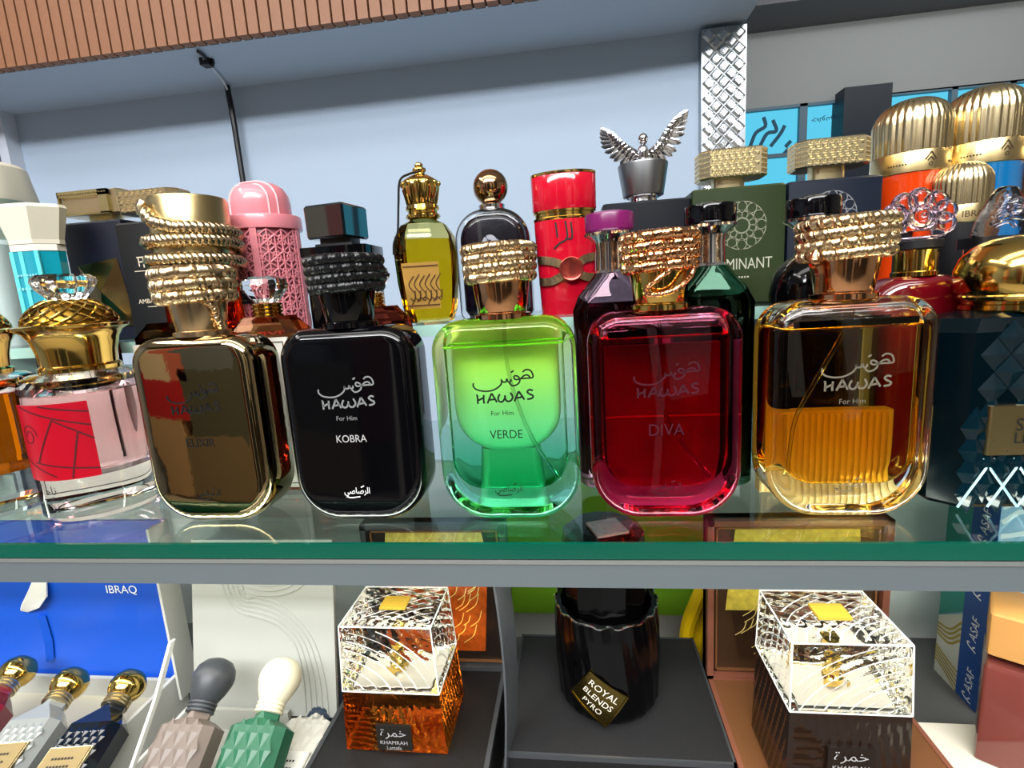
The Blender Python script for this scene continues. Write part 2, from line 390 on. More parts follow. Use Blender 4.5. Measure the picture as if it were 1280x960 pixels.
# ------------------------------------------------------------------ front row: five bottles with roped caps
def P2(ps, s=5.94e-5, cx=450, cz=575, z0=.0667): return [((a - cx) * s, z0 + (cz - b) * s) for a, b in ps]
SCRIPT = [P2(l) for l in (
    [(190, 385), (186, 412), (215, 445), (280, 462), (350, 458), (410, 430), (440, 395), (438, 362)],
    [(438, 362), (452, 385), (478, 386), (488, 360), (497, 385), (522, 384), (524, 362)],
    [(505, 392), (530, 420), (560, 420), (592, 400), (602, 372), (590, 345), (562, 335), (550, 352), (568, 370), (604, 364)],
    [(602, 364), (650, 361), (715, 357), (712, 315), (690, 290), (655, 288), (630, 306)],
    [(692, 355), (672, 334), (640, 338), (612, 362)], [(528, 306), (552, 290)])]
LOGO = [P2(l) for l in (
    [(205, 496), (216, 502), (216, 575)], [(216, 545), (270, 520)], [(274, 494), (270, 540), (272, 573)],
    [(302, 572), (345, 482)], [(345, 482), (388, 566)], [(322, 542), (376, 536)],
    [(418, 492), (400, 525), (406, 556), (436, 562), (460, 530), (462, 505)], [(461, 530), (476, 557), (508, 557), (530, 525), (512, 482)],
    [(542, 564), (586, 474)], [(586, 474), (632, 551)], [(562, 534), (612, 526)],
    [(710, 472), (682, 464), (660, 482), (680, 502), (708, 518), (700, 540), (656, 548)])]
RAS = '\ufef2\ufebb\ufe8e\ufebb\ufeae\ufedf\ufe8d'
def front_letters(root, y, ink, sub, forhim=True, sub_w=.0175, sig_ink=None, sub_ink=None):
    fn = lambda u, v: (u, y, v)
    m = MB(); strokes(m, SCRIPT, .00085, fn); strokes(m, LOGO, .0010, fn, 3)
    if forhim: text(m, 'For Him', .0118, fn, -.0013, .0614)
    m.build('logo_lettering', ink, root, smooth=0)
    if sub: text(MB(), sub, sub_w, fn, 0, .0498, 1.1).build('name_lettering', sub_ink or ink, root, smooth=0)
    m = MB(); text(m, RAS, .0150, fn, -.0005, .0186, 1.25); strokes(m, [[(-.0068, .0172), (-.005, .0155), (.001, .0160)], [(.002, .0215), (.004, .0224)]], .0006, fn)
    m.build('signature_lettering', sig_ink or ink, root, smooth=0)
def roped_bottle(name, label, cx, body, liquid, capm, ropem, coils=4, rR=.0026, rr_=.0165, loop=None, rz=0, full=False):
    t = thing(name, label, 'perfume bottle', (cx, .041, 0), rz)
    b = slab(.0765, 0, .1105, .0165, .026, -.0165, .0165, .0075, 10, 5).build('glass_body', body, t, smooth=50)
    if liquid:
        lv = .0965
        a = MB(); r0 = (.0625, .0175, .106, .011, .017, -.0115, .0115, .0035)
        # air space above the scent
        W, z0, z1, rt, rb, y0, y1, bv = r0
        if full:     # filled to the shoulders, the liquid line's glow painted as a bright tube
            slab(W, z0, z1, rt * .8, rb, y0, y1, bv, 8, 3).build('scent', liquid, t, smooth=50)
            MB().tube([(x, y, lv) for x, y in rr(W - .0006, y1 - y0 - .0006, .003, 5)], .0006, 6, True).build('painted_glow_line', mat('painted green glow', '#8ee83a', .2), t)
        else:
            slab(W, lv, z1, rt * .8, .0012, y0, y1, bv, 8, 3, a); a.build('air_space', AIR, t, smooth=50, flip=True)
            slab(W, z0, lv - .0001, .0012, rb, y0, y1, bv, 8, 3).build('scent', liquid, t, smooth=50)
    # neck and cap
    m = MB(); m.lathe([(.0150, .1100), (.0150, .1125), (.0132, .1130), (.0128, .1135)], 40); m.build('collar', capm, t)
    m = MB(); m.lathe([(.0127, .1128), (.0131, .1135), (.0152, .129), (.0158, .1445), (.0150, .1462), (.011, .1478), (.004, .1485), (.0005, .1486)], 48); m.build('cap', capm, t)
    m = MB(); p = .0187 / coils
    for k in range(coils):
        rope(m, circ(rr_ + .0003 * k, .1296 + p * (k + .45), 420, tilt=.022 * (1 if k % 2 else .6), ph=.5 * k), p * .60, 40, n=5)
    if loop == 'loop':
        L = [(.002, -.0170, .1290), (-.004, -.0178, .1250), (-.0085, -.0172, .1215), (-.0085, -.0166, .1185), (-.002, -.0170, .1180), (.006, -.0172, .1205), (.0125, -.0150, .1260), (.0150, -.0100, .1300)]
        rope(m, cr(L, 30), .0013, 34, n=5, closed=False)
    elif loop == 'tail':
        rope(m, cr([(.012, -.0125, .1300), (.0145, -.0085, .1265), (.0146, -.0060, .1200), (.0150, -.0040, .1140)], 30), .0018, 13, n=5, closed=False)
    m.build('rope', ropem, t, smooth=60)
    if loop == 'hook':
        m = MB(); m.tube(cr([(-.0165, -.009, .1335), (-.0185, -.0095, .1285), (-.0165, -.0095, .1265), (-.0150, -.0092, .1220), (-.0150, -.0092, .1135)], 8), [.0022] * 33, 8)
        m.sphere((-.0178, -.0095, .1290), .0028, 10, 6); m.build('snake_hook', capm, t)
    return t
def dip_tube(root, pts, r=.0011):
    MB().tube(cr(pts, 8), r, 8).build('dip_tube', TUBE, root)
MIRROR = mat('smoked gold mirror', '#a8946f', .03, 1, bump='noise', bscale=45, bstr=.16)
t = roped_bottle('perfume_bottle', 'mirror-gold flask with dark lettering and a three-coil gold rope cap', -.2155, MIRROR, None, CHAMP, CHAMP, 3, .0034, .0178, 'tail')
front_letters(t, -.0167, INKB, 'ELIXIR', False)
t = roped_bottle('perfume_bottle', 'opaque black flask with pale lettering and a black rope cap', -.1245, BLACKG, None, BLACKG, BLACKR, 4, .0026, .0178)
front_letters(t, -.0167, mat('grey ink', '#7a7c7c', .4), 'KOBRA', True, sig_ink=INKW, sub_ink=INKS)
VB = glass('green coated glass', '#ffffff', 1.45, 0, [(0, '#b4f0dc'), (.05, '#e6faf0'), (.085, '#f4fde6'), (.11, '#f0fbba')])
VL = glass('green scent', '#ffffff', .95, 0, [(.017, '#98eed4'), (.05, '#e8fcee'), (.095, '#f2fce0'), (.106, '#f4fbc8')])
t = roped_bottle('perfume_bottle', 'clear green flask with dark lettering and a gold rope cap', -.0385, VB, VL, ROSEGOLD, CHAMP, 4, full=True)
front_letters(t, -.0167, INK, 'VERDE')
dip_tube(t, [(.001, 0, .112), (.001, 0, .09), (.004, 0, .07), (.012, 0, .045), (.026, 0, .02)])
DB = glass('magenta coated glass', '#f6b8d0'); DL = glass('magenta scent', '#f27098', .95)
t = roped_bottle('perfume_bottle', 'deep magenta flask with a gold rope loop hanging on its cap', .044, DB, DL, GOLD, ROSEGOLD, 4, loop='loop')
front_letters(t, -.0167, mat('plum ink', '#3d0a1c', .4), 'DIVA', False)
dip_tube(t, [(0, 0, .112), (-.001, 0, .09), (-.001, 0, .065), (.006, 0, .045), (.024, 0, .02)])
AL = glass('amber scent', '#f7da84', .95)
t = roped_bottle('perfume_bottle', 'clear thick flask of amber scent with a beaded rope cap and snake hook', .1325, CLEAR, AL, ROSEGOLD, CHAMP, 4, .0027, .0185, 'hook')
front_letters(t, -.0167, mat('pale silver ink', '#6a6456', .4), None)
dip_tube(t, [(0, 0, .112), (-.001, 0, .095), (-.012, 0, .072), (-.022, 0, .05), (-.0255, 0, .02)])

# ------------------------------------------------------------------ front row, left: two jars with gold lattice collars
def lattice_jar(label, cx, cy, liquid, lab):
    t = thing('perfume_bottle', label, 'perfume bottle', (cx, cy, 0), 0)
    MB().lathe([(.024, 0), (.031, .0008), (.0335, .004), (.0338, .06), (.0336, .082), (.032, .0885), (.026, .0915), (.016, .0925)], 64).build('glass_body', CLEAR, t)
    MB().lathe([(.010, .027), (.027, .0275), (.0300, .031), (.0303, .075), (.0300, .0790), (.028, .0795)], 56).build('scent', liquid, t)
    MB().lathe([(.016, .0795), (.0300, .0797), (.0300, .084), (.022, .0885), (.012, .089)], 48).build('air_space', AIR, t, flip=True)
    MB().lathe([(.018, .0915), (.0215, .092), (.0218, .0945), (.0200, .096), (.0208, .104), (.0228, .112), (.0255, .1165), (.0300, .1190), (.0304, .1205), (.0290, .1213), (.0245, .1215)], 56).build('gold_collar', GOLD, t)
    d = [(.0245, .1213), (.0240, .1245), (.0205, .1300), (.0150, .1345), (.0125, .1360)]
    MB().lathe([(r - .0006, z) for r, z in d], 40).build('dome', mat('dark gold', '#7d5f22', .3, 1), t)
    m = MB(); D = cr([(r, z, 0) for r, z in d], 5)
    for s in (1, -1):
        for q in range(16):
            m.tube([(p.x * math.cos(2 * PI * q / 16 + s * 1.5 * i / len(D)), p.x * math.sin(2 * PI * q / 16 + s * 1.5 * i / len(D)), p.y) for i, p in enumerate(D)], .0007, 5)
    m.build('lattice', GOLD, t)
    fl = lambda a, z: 1 + .035 * math.cos(10 * a)
    MB().lathe([(.0085, .1355), (.0100, .1375), (.0145, .1430), (.0165, .1475), (.0160, .1500), (.0135, .1518), (.007, .1522)], 60, mod=fl).build('crystal_stopper', CRYSTAL, t, smooth=25)
    if lab:
        a0, a1 = -PI / 2 - .68, -PI / 2 + .80; R = .0341; fn = lambda a, z: (R * math.cos(a), R * math.sin(a), z)
        m = MB(); n = 24
        m.add([fn(a0 + (a1 - a0) * i / n, z) for i in range(n + 1) for z in (.0285, .0755)], [(2 * i, 2 * i + 2, 2 * i + 3, 2 * i + 1) for i in range(n)])
        lo = m.build('red_label', mat('red foil label', '#a8081f', .3, .1), t)
        m = MB(); R = .0343
        f2 = lambda u, v: (.0343 * math.cos(a0 + (a1 - a0) * u), .0343 * math.sin(a0 + (a1 - a0) * u), .0285 + .047 * v)
        strokes(m, [[(.0, .35), (.55, .05)], [(.2, .98), (1, .68)], [(.62, .78), (.35, .25)], [(.62, .8), (.86, .62), (.72, .02)], [(.86, .62), (1, .5)], [(.3, .25), (1, .1)], [(.5, .98), (1, .86)]], .02, f2, 0)
        strokes(m, [[(.28 + .13 * math.cos(k / 3) * (1 - k / 40), .6 + .15 * math.sin(k / 3) * (1 - k / 40)) for k in range(30)]], .014, f2, 1)
        m.build('label_pattern', mat('dark red print', '#4a0a12', .5), lo, smooth=0)
        m = MB(); f3 = lambda u, v: (.0343 * math.cos(-PI / 2 + u / .0343), .0343 * math.sin(-PI / 2 + u / .0343), v)
        text(m, '\ufea3\ufe8e\ufee7', .008, f3, -.002, .0225); text(m, '\ufe91\ufe98\ufeec\ufea0', .011, f3, .002, .0165); m.build('lettering', INKB, t, smooth=0)
    return t
lattice_jar('round clear jar with a red patterned label and gold lattice collar', -.3185, .0585, glass('faint pink scent', '#fbe6ea', .95), True)
lattice_jar('round jar of amber scent with gold lattice collar at the left end', -.3985, .0555, glass('deep amber scent', '#f0a830', .95), False)

# front row, right: dark teal faceted bottle with a gold dome cap
t = thing('perfume_bottle', 'dark teal faceted bottle with gold dome cap and a gold name plate', 'perfume bottle', (.2225, .060, 0), 0)
TEAL = mat('dark teal glass', '#010b10', .18, 0, .22)
m = MB(); loft_rr([(0, .078, .042, .009), (.002, .081, .045, .010), (.090, .081, .045, .010), (.0965, .074, .038, .011), (.099, .050, .030, .012)], 1, mb=m)
m.build('body', TEAL, t, smooth=20)
m = MB()
def pyr(m, cx, cz, hx, hz, y, d, axis='y'):
    q = [(-hx, 0), (0, -hz), (hx, 0), (0, hz)]
    m.add([(cx + a, y, cz + b) for a, b in q] + [(cx, y - d, cz)], [(0, 1, 4), (1, 2, 4), (2, 3, 4), (3, 0, 4)])
for r_ in range(8):
    for c_ in range(5):
        x = -.0272 + .0136 * c_ + (.0068 if r_ % 2 else 0); z = .004 + .0115 * r_ * .5 + .004
        if x > .03: continue
        pyr(m, x, z, .0066, .0110, -.0226, .0030)
for r_ in range(4):
    for c_ in range(4):
        x = -.021 + .0136 * c_ + (.0068 if r_ % 2 else 0); z = .062 + .0085 * r_
        if x > .03: continue
        pyr(m, x, z, .0066, .0082, -.0226, .0020)
m.build('diamond_relief', mat('teal relief', '#02161e', .08, 0, .35), t, smooth=0)
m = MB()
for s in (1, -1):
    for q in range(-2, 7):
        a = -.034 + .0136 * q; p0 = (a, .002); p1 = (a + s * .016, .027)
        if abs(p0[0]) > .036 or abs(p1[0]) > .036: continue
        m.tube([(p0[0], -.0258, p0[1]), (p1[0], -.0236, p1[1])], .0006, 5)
m.build('facet_glints', mat('painted facet glint', '#9cc6ce', .2, .3, .6), t)  # highlights along the facets, painted as pale tubes
m = MB(); loft_rr([(-.0274 * 0 + .029, .054, .003, .001), (.054, .054, .003, .001)], 2, cy=-.0240, cx=.004, mb=m); po = m.build('name_plate', BRUSHED, t, smooth=0)
m = MB(); fn = lambda u, v: (u, -.0257, v)
text(m, 'SAPPHIRE', .034, fn, .006, .0445, 1.1); text(m, 'LEATHER', .029, fn, .0035, .0378, 1.1); m.build('lettering', INKB, po, smooth=0)
MB().lathe([(.0200, .0985), (.0208, .0995), (.0208, .1020), (.0198, .1026), (.0198, .1040), (.0215, .1048), (.0222, .1062), (.0215, .1072)], 48).build('gold_collar', GOLD, t)
MB().lathe([(.0215, .1070), (.0228, .1085), (.0240, .1140), (.0238, .1195), (.0218, .1258), (.0172, .1310), (.0105, .1345), (.003, .1358), (.0004, .1359)], 56).build('dome_cap', GOLD, t)

# ------------------------------------------------------------------ second row on the glass
def kayal(label, cx, cy, tint, caps, z0=0, rz=0, letters=True, h=.098, w=.049, d=.029):
    """Faceted bottle with a white framed label, ringed gold neck and crystal stopper."""
    t = thing('perfume_bottle', label, 'perfume bottle', (cx, cy, z0), rz)
    m = MB(); loft_rr([(0, w - .003, d - .003, .005), (.002, w, d, .006), (h, w, d, .006), (h + .0075, w - .013, d - .008, .005), (h + .0095, w - .015, d - .010, .005)], 1, mb=m); m.build('glass_body', tint, t, smooth=15)
    m = MB(); w_, z1, z0_, y = .040, h - .004, .003, -d / 2 - .0005
    m.box(-w_ / 2, w_ / 2, y - .0008, y + .001, z0_, z1); lo = m.build('label', WHITE, t, smooth=0)
    m = MB(); fn = lambda u, v: (u, y - .001, v)
    i = .003; strokes(m, [[(-w_ / 2 + i, z0_ + i), (-w_ / 2 + i, z1 - i)], [(w_ / 2 - i, z0_ + i), (w_ / 2 - i, z1 - i)], [(-w_ / 2 + i, z1 - i), (w_ / 2 - i, z1 - i)], [(-w_ / 2 + i, z0_ + i), (w_ / 2 - i, z0_ + i)]], .0006, fn, 0)
    if letters:
        for k, s in enumerate(('KAY', 'ALI')):
            for j, ch in enumerate(s): text(m, ch, .006 if ch != 'I' else .001, fn, -.011 + .011 * j, z1 - .012 - .013 * k)
    m.build('label_print', INKB, lo, smooth=0)
    if caps:
        z = h + .009; m = MB(); pr_ = []
        for k in range(4): pr_ += [(.0085, z + .0024 * k), (.0098, z + .0006 + .0024 * k), (.0098, z + .0016 + .0024 * k), (.0085, z + .0022 + .0024 * k)]
        m.lathe(pr_, 32); m.build('ringed_neck', GOLD, t)
        z += .0095
        MB().lathe([(.0075, z), (.0085, z + .0012), (.0140, z + .0085), (.0150, z + .0115), (.0135, z + .0150), (.0085, z + .0170)], 12).build('crystal_stopper', CRYSTAL, t, smooth=0)
    return t
kayal('dark red faceted bottle with a white lettered label behind the gold lattice collars', -.366, .1022, glass('dark red glass', '#7c0c14'), False, h=.119, w=.066, d=.017)
kayal('smoky faceted bottle with a white label just behind the mirror-gold flask', -.2740, .090, glass('smoky brown glass', '#8a6f5c'), False, h=.1085, letters=False)
kayal('pink amber faceted bottle with a crystal stopper before the pink canister', -.2040, .090, glass('pink amber glass', '#f0b898'), True, h=.1085, letters=False)
kayal('rose brown faceted bottle with crystal stopper half hidden by the black roped cap', -.1315, .088, glass('rose brown glass', '#cf8274'), True, h=.1105, letters=False)

def disc_cap_bottle(label, cx, cy, bodym, liqm, capm, ball=False):
    t = thing('perfume_bottle', label, 'perfume bottle', (cx, cy, 0), 0)
    if ball:
        MB().lathe([(.012, 0), (.017, .002), (.0195, .02), (.0205, .09), (.0220, .112), (.0205, .122), (.0160, .1295), (.0105, .1335), (.009, .134)], 48).build('body', bodym, t)
    else:
        m = MB(); loft_rr([(0, .042, .026, .008), (.002, .046, .030, .009), (.110, .047, .030, .009), (.1185, .040, .026, .010), (.1290, .022, .020, .009), (.1325, .018, .018, .009)], 4, mb=m); m.build('body', bodym, t, smooth=40)
        m = MB(); loft_rr([(.008, .040, .022, .006), (.112, .040, .022, .006)], 3, mb=m); m.build('scent', liqm, t, smooth=40)
        MB().tube([(0, 0, .112), (.001, 0, .03)], .0013, 6).build('dip_tube', TUBE, t)
    MB().lathe([(.0100, .1315), (.0088, .1330), (.0084, .1450), (.0090, .1490), (.0120, .1515), (.0150, .1530), (.0152, .1545), (.0140, .1552)], 40).build('silver_neck', SILVER, t)
    MB().lathe([(.0135, .1550), (.0143, .1560), (.0145, .1640), (.0138, .1655), (.0110, .1662), (.0004, .1662)], 40).build('disc_cap', capm, t)
    return t
disc_cap_bottle('plum glass bottle with a purple disc cap on a flared silver neck', .0225, .086, glass('plum glass', '#d9b8c4'), glass('plum scent', '#7d1c3a', .97), mat('purple cap', '#6a1552', .25))
disc_cap_bottle('dark green bottle with black disc cap in front of the olive green bottle', .0800, .086, glass('green tinted glass', '#7fa890'), glass('dark green scent', '#1d4a34', .97), BLACKG)
disc_cap_bottle('black round-shouldered bottle with a black disc cap before the navy bottle', .1385, .092, BLACKG, None, BLACKG, True)

# red bottle with a clear flower stopper
t = thing('perfume_bottle', 'red glass bottle with a clear carved flower stopper', 'perfume bottle', (.1960, .094, 0), 0)
slab(.056, 0, .1185, .02, .012, -.014, .014, .008).build('glass_body', mat('deep red glass', '#5c0410', .06, 0, .8, coat=.5), t, smooth=50)
MB().lathe([(.0115, .118), (.0115, .1205), (.0108, .121), (.0108, .1325), (.0115, .133)], 32).build('gold_neck', GOLD, t)
MB().lathe([(.0120, .1328), (.0125, .1335), (.0125, .1375), (.0120, .138)], 32).build('black_collar', BLACKM, t)
m = MB(); FL = glass('violet tinted crystal', '#faf6fa', 1.38, .04)
m.lathe([(.009, .138), (.0125, .1395), (.0120, .1425), (.009, .1435)], 24)
fo = m.build('flower_stopper', FL, t)
m = MB()
for k in range(7):
    a = -.35 + (PI + .7) * k / 6; m.sphere((.0135 * math.cos(a), 0, .1500 + .0105 * math.sin(a)), .0068, 14, 8, 1, .55, 1)
    m.tube(circ(.0045, 0, 18), .0009, 5, True, Matrix.Translation((.0135 * math.cos(a), -.0036, .1500 + .0105 * math.sin(a))) @ Matrix.Rotation(PI / 2, 4, 'X'))
m.build('petals', FL, fo)
m = MB(); m.sphere((0, -.001, .1515), .0075, 16, 10, 1, .6, 1)
for r_ in (.0045, .007): m.tube(circ(r_, 0, 24), .0009, 5, True, Matrix.Translation((0, -.0048, .1515)) @ Matrix.Rotation(PI / 2, 4, 'X'))
m.sphere((0, -.0052, .1515), .0017, 8, 6); m.build('flower_heart', FL, fo)
# carved crystal stopper bottle at the right edge
t = thing('perfume_bottle', 'black bottle with a large carved crystal stopper behind the gold dome cap', 'perfume bottle', (.2435, .100, 0), 0)
loft_rr([(0, .050, .026, .006), (.100, .050, .026, .006), (.118, .034, .022, .009)], 3).build('body', BLACKM, t, smooth=40)
loft_rr([(.1175, .030, .020, .006), (.1320, .030, .020, .006)], 4).build('bronze_neck', BRONZE, t)
loft_rr([(.1315, .0345, .022, .004), (.1375, .0345, .022, .004)], 3).build('black_collar', BLACKM, t)
m = MB(); loft_rr([(.1375, .029, .018, .008), (.1450, .027, .017, .008), (.1530, .0205, .015, .007), (.1595, .0150, .012, .006), (.1640, .009, .007, .003), (.1648, .004, .003, .001)], 4, cx=.001, mb=m)
so = m.build('crystal_stopper', glass('frosted crystal', '#fcfcff', 1.3, .12, bump='noise', bscale=260, bstr=.4), t, smooth=60)
m = MB(); rnd = random.Random(3)
for k in range(9):
    a = rnd.uniform(0, 2 * PI); z = .142 + .0020 * k; q = .0125 - .0011 * k
    m.tube(cr([(q * math.cos(a), -.0086 + .0006 * k, z), (q * .3 * math.cos(a + 1), -.0094 + .0006 * k, z + .003), (q * math.cos(a + 2.4), -.0080 + .0006 * k, z + .001)], 6), .0012, 6)
m.sphere((.0005, -.0085, .1530), .005, 12, 8, 1, .5, 1); m.build('carving', glass('carved crystal', '#f4f4f8', 1.5, .03), so)

# ------------------------------------------------------------------ back row, standing on the raised tier (top at z = .105)
ZT = .105
def block_cap(mb, x0, x1, y0, y1, z0, z1, ch=.006, nx=7, nz=5, mirror=False):
    cx, cy = (x0 + x1) / 2, (y0 + y1) / 2; w_, d = x1 - x0, y1 - y0
    mb.loft([[(x, y, z) for x, y in rr(w_ - e, d - e, ch, 1, cx, cy)] for z, e in ((z0, .002), (z0 + .001, 0), (z1 - .001, 0), (z1, .002))])
    if mirror: return mb
    fx0, fx1 = x0 + ch, x1 - ch
    for j in range(nz):
        zc = z0 + (z1 - z0) * (j + .5) / nz; hz = (z1 - z0) / nz * .36
        for i in range(nx):
            xc = fx0 + (fx1 - fx0) * (i + (.5 if j % 2 else .15) * 1) / nx + .0008; hx = (fx1 - fx0) / nx * .38
            if xc + hx > fx1: continue
            mb.add([(xc - hx, y0, zc - hz), (xc + hx, y0, zc - hz), (xc + hx, y0, zc + hz), (xc - hx, y0, zc + hz),
                    (xc - hx * .5, y0 - .0009, zc - hz * .5), (xc + hx * .5, y0 - .0009, zc - hz * .5), (xc + hx * .5, y0 - .0009, zc + hz * .5), (xc - hx * .5, y0 - .0009, zc + hz * .5)],
                   [(0, 1, 5, 4), (1, 2, 6, 5), (2, 3, 7, 6), (3, 0, 4, 7), (4, 5, 6, 7)])
        for s in (1, -1):
            for i in range(5):
                t = (i + .5) / 5; px = (x1 if s > 0 else x0) - s * ch * (1 - t); py = y0 + ch * t
                mb.sphere((px, py, zc), .0007, 5, 3)
                py = y0 + ch + (d - 2 * ch) * t; mb.sphere((x1 if s > 0 else x0, py, zc), .0009, 5, 3)
    return mb
def mandala(mb, cx, cz, R, y):
    fn = lambda u, v: (u, y, v)
    for r_ in (R, R * .62, R * .3): strokes(mb, [[(cx + r_ * math.cos(2 * PI * k / 24), cz + r_ * math.sin(2 * PI * k / 24)) for k in range(25)]], .0006, fn, 1)
    for k in range(12):
        a = 2 * PI * k / 12; q = R * .8; rad = R * .2
        strokes(mb, [[(cx + q * math.cos(a) + rad * math.cos(b * PI / 5), cz + q * math.sin(a) + rad * math.sin(b * PI / 5)) for b in range(11)]], .0005, fn, 1)
        q = R * .46; rad = R * .14
        strokes(mb, [[(cx + q * math.cos(a + .26) + rad * math.cos(b * PI / 4), cz + q * math.sin(a + .26) + rad * math.sin(b * PI / 4)) for b in range(9)]], .0005, fn, 1)
def tall_flat(label, x0, x1, yf, zt, body, cx0, cx1, cz0, cz1, nx0, nx1, depth=.034, mirror=False):
    cx = (x0 + x1) / 2; t = thing('perfume_bottle', label, 'perfume bottle', (cx, yf + depth / 2, ZT), 0)
    h = zt - ZT; w_ = x1 - x0
    loft_rr([(0, w_ - .002, depth - .002, .003), (.001, w_, depth, .003), (h - .0015, w_, depth, .003), (h, w_ - .003, depth - .003, .002)], 2).build('body', body, t, smooth=30)
    m = MB(); nc = (nx0 + nx1) / 2 - cx; loft_rr([(h, nx1 - nx0, .014, .004), (cz0 - ZT + .0005, nx1 - nx0, .014, .004)], 3, nc, 0, m); m.build('neck', PALEGOLD, t)
    m = MB(); block_cap(m, cx0 - cx, cx1 - cx, -.013, .013, cz0 - ZT, cz1 - ZT, .006 if not mirror else .003, 8, 6, mirror)
    c_ = m.build('cap', PALEGOLD, t, smooth=20)
    return t, h, -depth / 2, c_
t, h, y, c_ = tall_flat('black bottle with a framed mirror-gold block cap and gold wedge window', -.411, -.356, .150, .201, NAVYM, -.4105, -.3565, .2065, .2255, -.395, -.372, mirror=True)
m = MB(); X0, X1, Z0, Z1 = -.026, .0185, .1018, .1202
for a in (m,):
    a.box(X0, X1, -.0155, -.0125, Z1 - .0045, Z1); a.box(X0, X1, -.0155, -.0125, Z0 - .0003, Z0 + .0012); a.box(X0, X0 + .0012, -.0155, -.0125, Z0, Z1); a.box(X1 - .008, X1, -.0155, -.0125, Z0, Z1)
    for q in range(18): a.sphere((X0 + .0025 * q + .001, -.0157, Z1 - .0022), .0009, 5, 3)
m.build('cap_frame', mat('beaded gold', '#b7a878', .35, 1), c_)
m = MB(); m.add([(-.0175, y - .0006, .062), (.019, y - .0006, .066), (.026, y - .0006, .012), (-.006, y - .0006, .008), (.004, y + .0002 - .006, .040)], [(0, 3, 4), (3, 2, 4), (2, 1, 4), (1, 0, 4)])
m.build('gold_window', mat('dull gold wedge', '#8c7d50', .2, 1), t, smooth=0)
t, h, y, c_ = tall_flat('black bottle with silver monogram and woven gold block cap', -.3555, -.314, .142, .196, mat('soft black lacquer', '#0a0a0c', .5), -.3555, -.3035, .2035, .2205, -.3405, -.3165)
m = MB(); fn = lambda u, v: (u, y - .0003, v)
strokes(m, [[(-.004, .057), (-.004, .064)], [(-.0055, .064), (.0055, .064)], [(0, .064), (0, .056)], [(-.004, .0605), (.001, .0605)], [(.001, .0635), (.003, .059), (.005, .0635), (.005, .057)]], .0009, fn, 0)
strokes(m, [[(-.009, .0535), (.009, .0535)]], .0005, fn, 0)
text(m, 'AMBAN', .017, fn, -.002, .030); text(m, '~', .008, fn, .001, .0255); m.build('lettering', mat('pale gold ink', '#cfc3ac', .4), t, smooth=0)
t, h, y, c_ = tall_flat('olive green bottle with ring emblem and woven gold block cap', .0860, .1505, .160, .187, GREENM, .0935, .140, .1940, .2140, .104, .1255)
m = MB(); mandala(m, .0020, .055, .0165, y - .0003); m.build('emblem', mat('olive emblem', '#8b8f78', .4, .3), t, smooth=0)
m = MB(); fn = lambda u, v: (u, y - .0003, v); text(m, 'DOMINANT', .044, fn, .001, .0285, 1.35); text(m, '~', .014, fn, .001, .0190); m.build('lettering', mat('pale olive ink', '#a5a692', .4), t, smooth=0)
t, h, y, c_ = tall_flat('navy bottle with ring emblem and woven gold block cap next to the ribbed domes', .1530, .2160, .166, .188, mat('deep navy lacquer', '#0c1626', .4), .1610, .2110, .1970, .2160, .1740, .1960)
m = MB(); mandala(m, -.0020, .058, .0165, y - .0003); m.build('emblem', mat('navy emblem', '#878a90', .4, .3), t, smooth=0)

# brushed cylinder cap with a coiled snake, over an amber bottle
t = thing('perfume_bottle', 'amber bottle with brushed gold cylinder cap wrapped by a braided snake', 'perfume bottle', (-.2735, .1220, ZT), 0); t.scale = (.96, .96, .97)
loft_rr([(0, .046, .030, .008), (.002, .052, .032, .010), (.038, .052, .032, .010), (.0415, .046, .030, .010)], 4).build('glass_body', glass('amber glass', '#e8862c'), t, smooth=40)
MB().lathe([(.0265, .0420), (.0268, .0430), (.0268, .1000), (.0258, .1018), (.022, .1024), (.0005, .1028)], 56).build('cap', BRUSHED, t)
m = MB(); P = []; KEYS = [(-.69, .0965), (-.66, .0905), (-.57, .083), (-.4, .0782), (0, .0772), (.5, .0745), (1, .0715), (1.5, .0702), (2, .0695), (2.5, .064), (3, .0585), (3.5, .0570), (4, .0562), (4.5, .053), (5, .049), (5.18, .042), (5.30, .034)]
for k in range(420):
    u = -.69 + 5.99 * k / 419
    for (a0, z0_), (a1, z1_) in zip(KEYS, KEYS[1:]):
        if a0 <= u <= a1 + 1e-6: z = z0_ + (z1_ - z0_) * (u - a0) / (a1 - a0); break
    P.append((.0298 * math.cos(PI * u), .0298 * math.sin(PI * u), z))
rope(m, P, .0046, 74, n=6, closed=False); m.build('snake', mat('braided silver gold', '#cbb894', .25, 1), t, smooth=60)

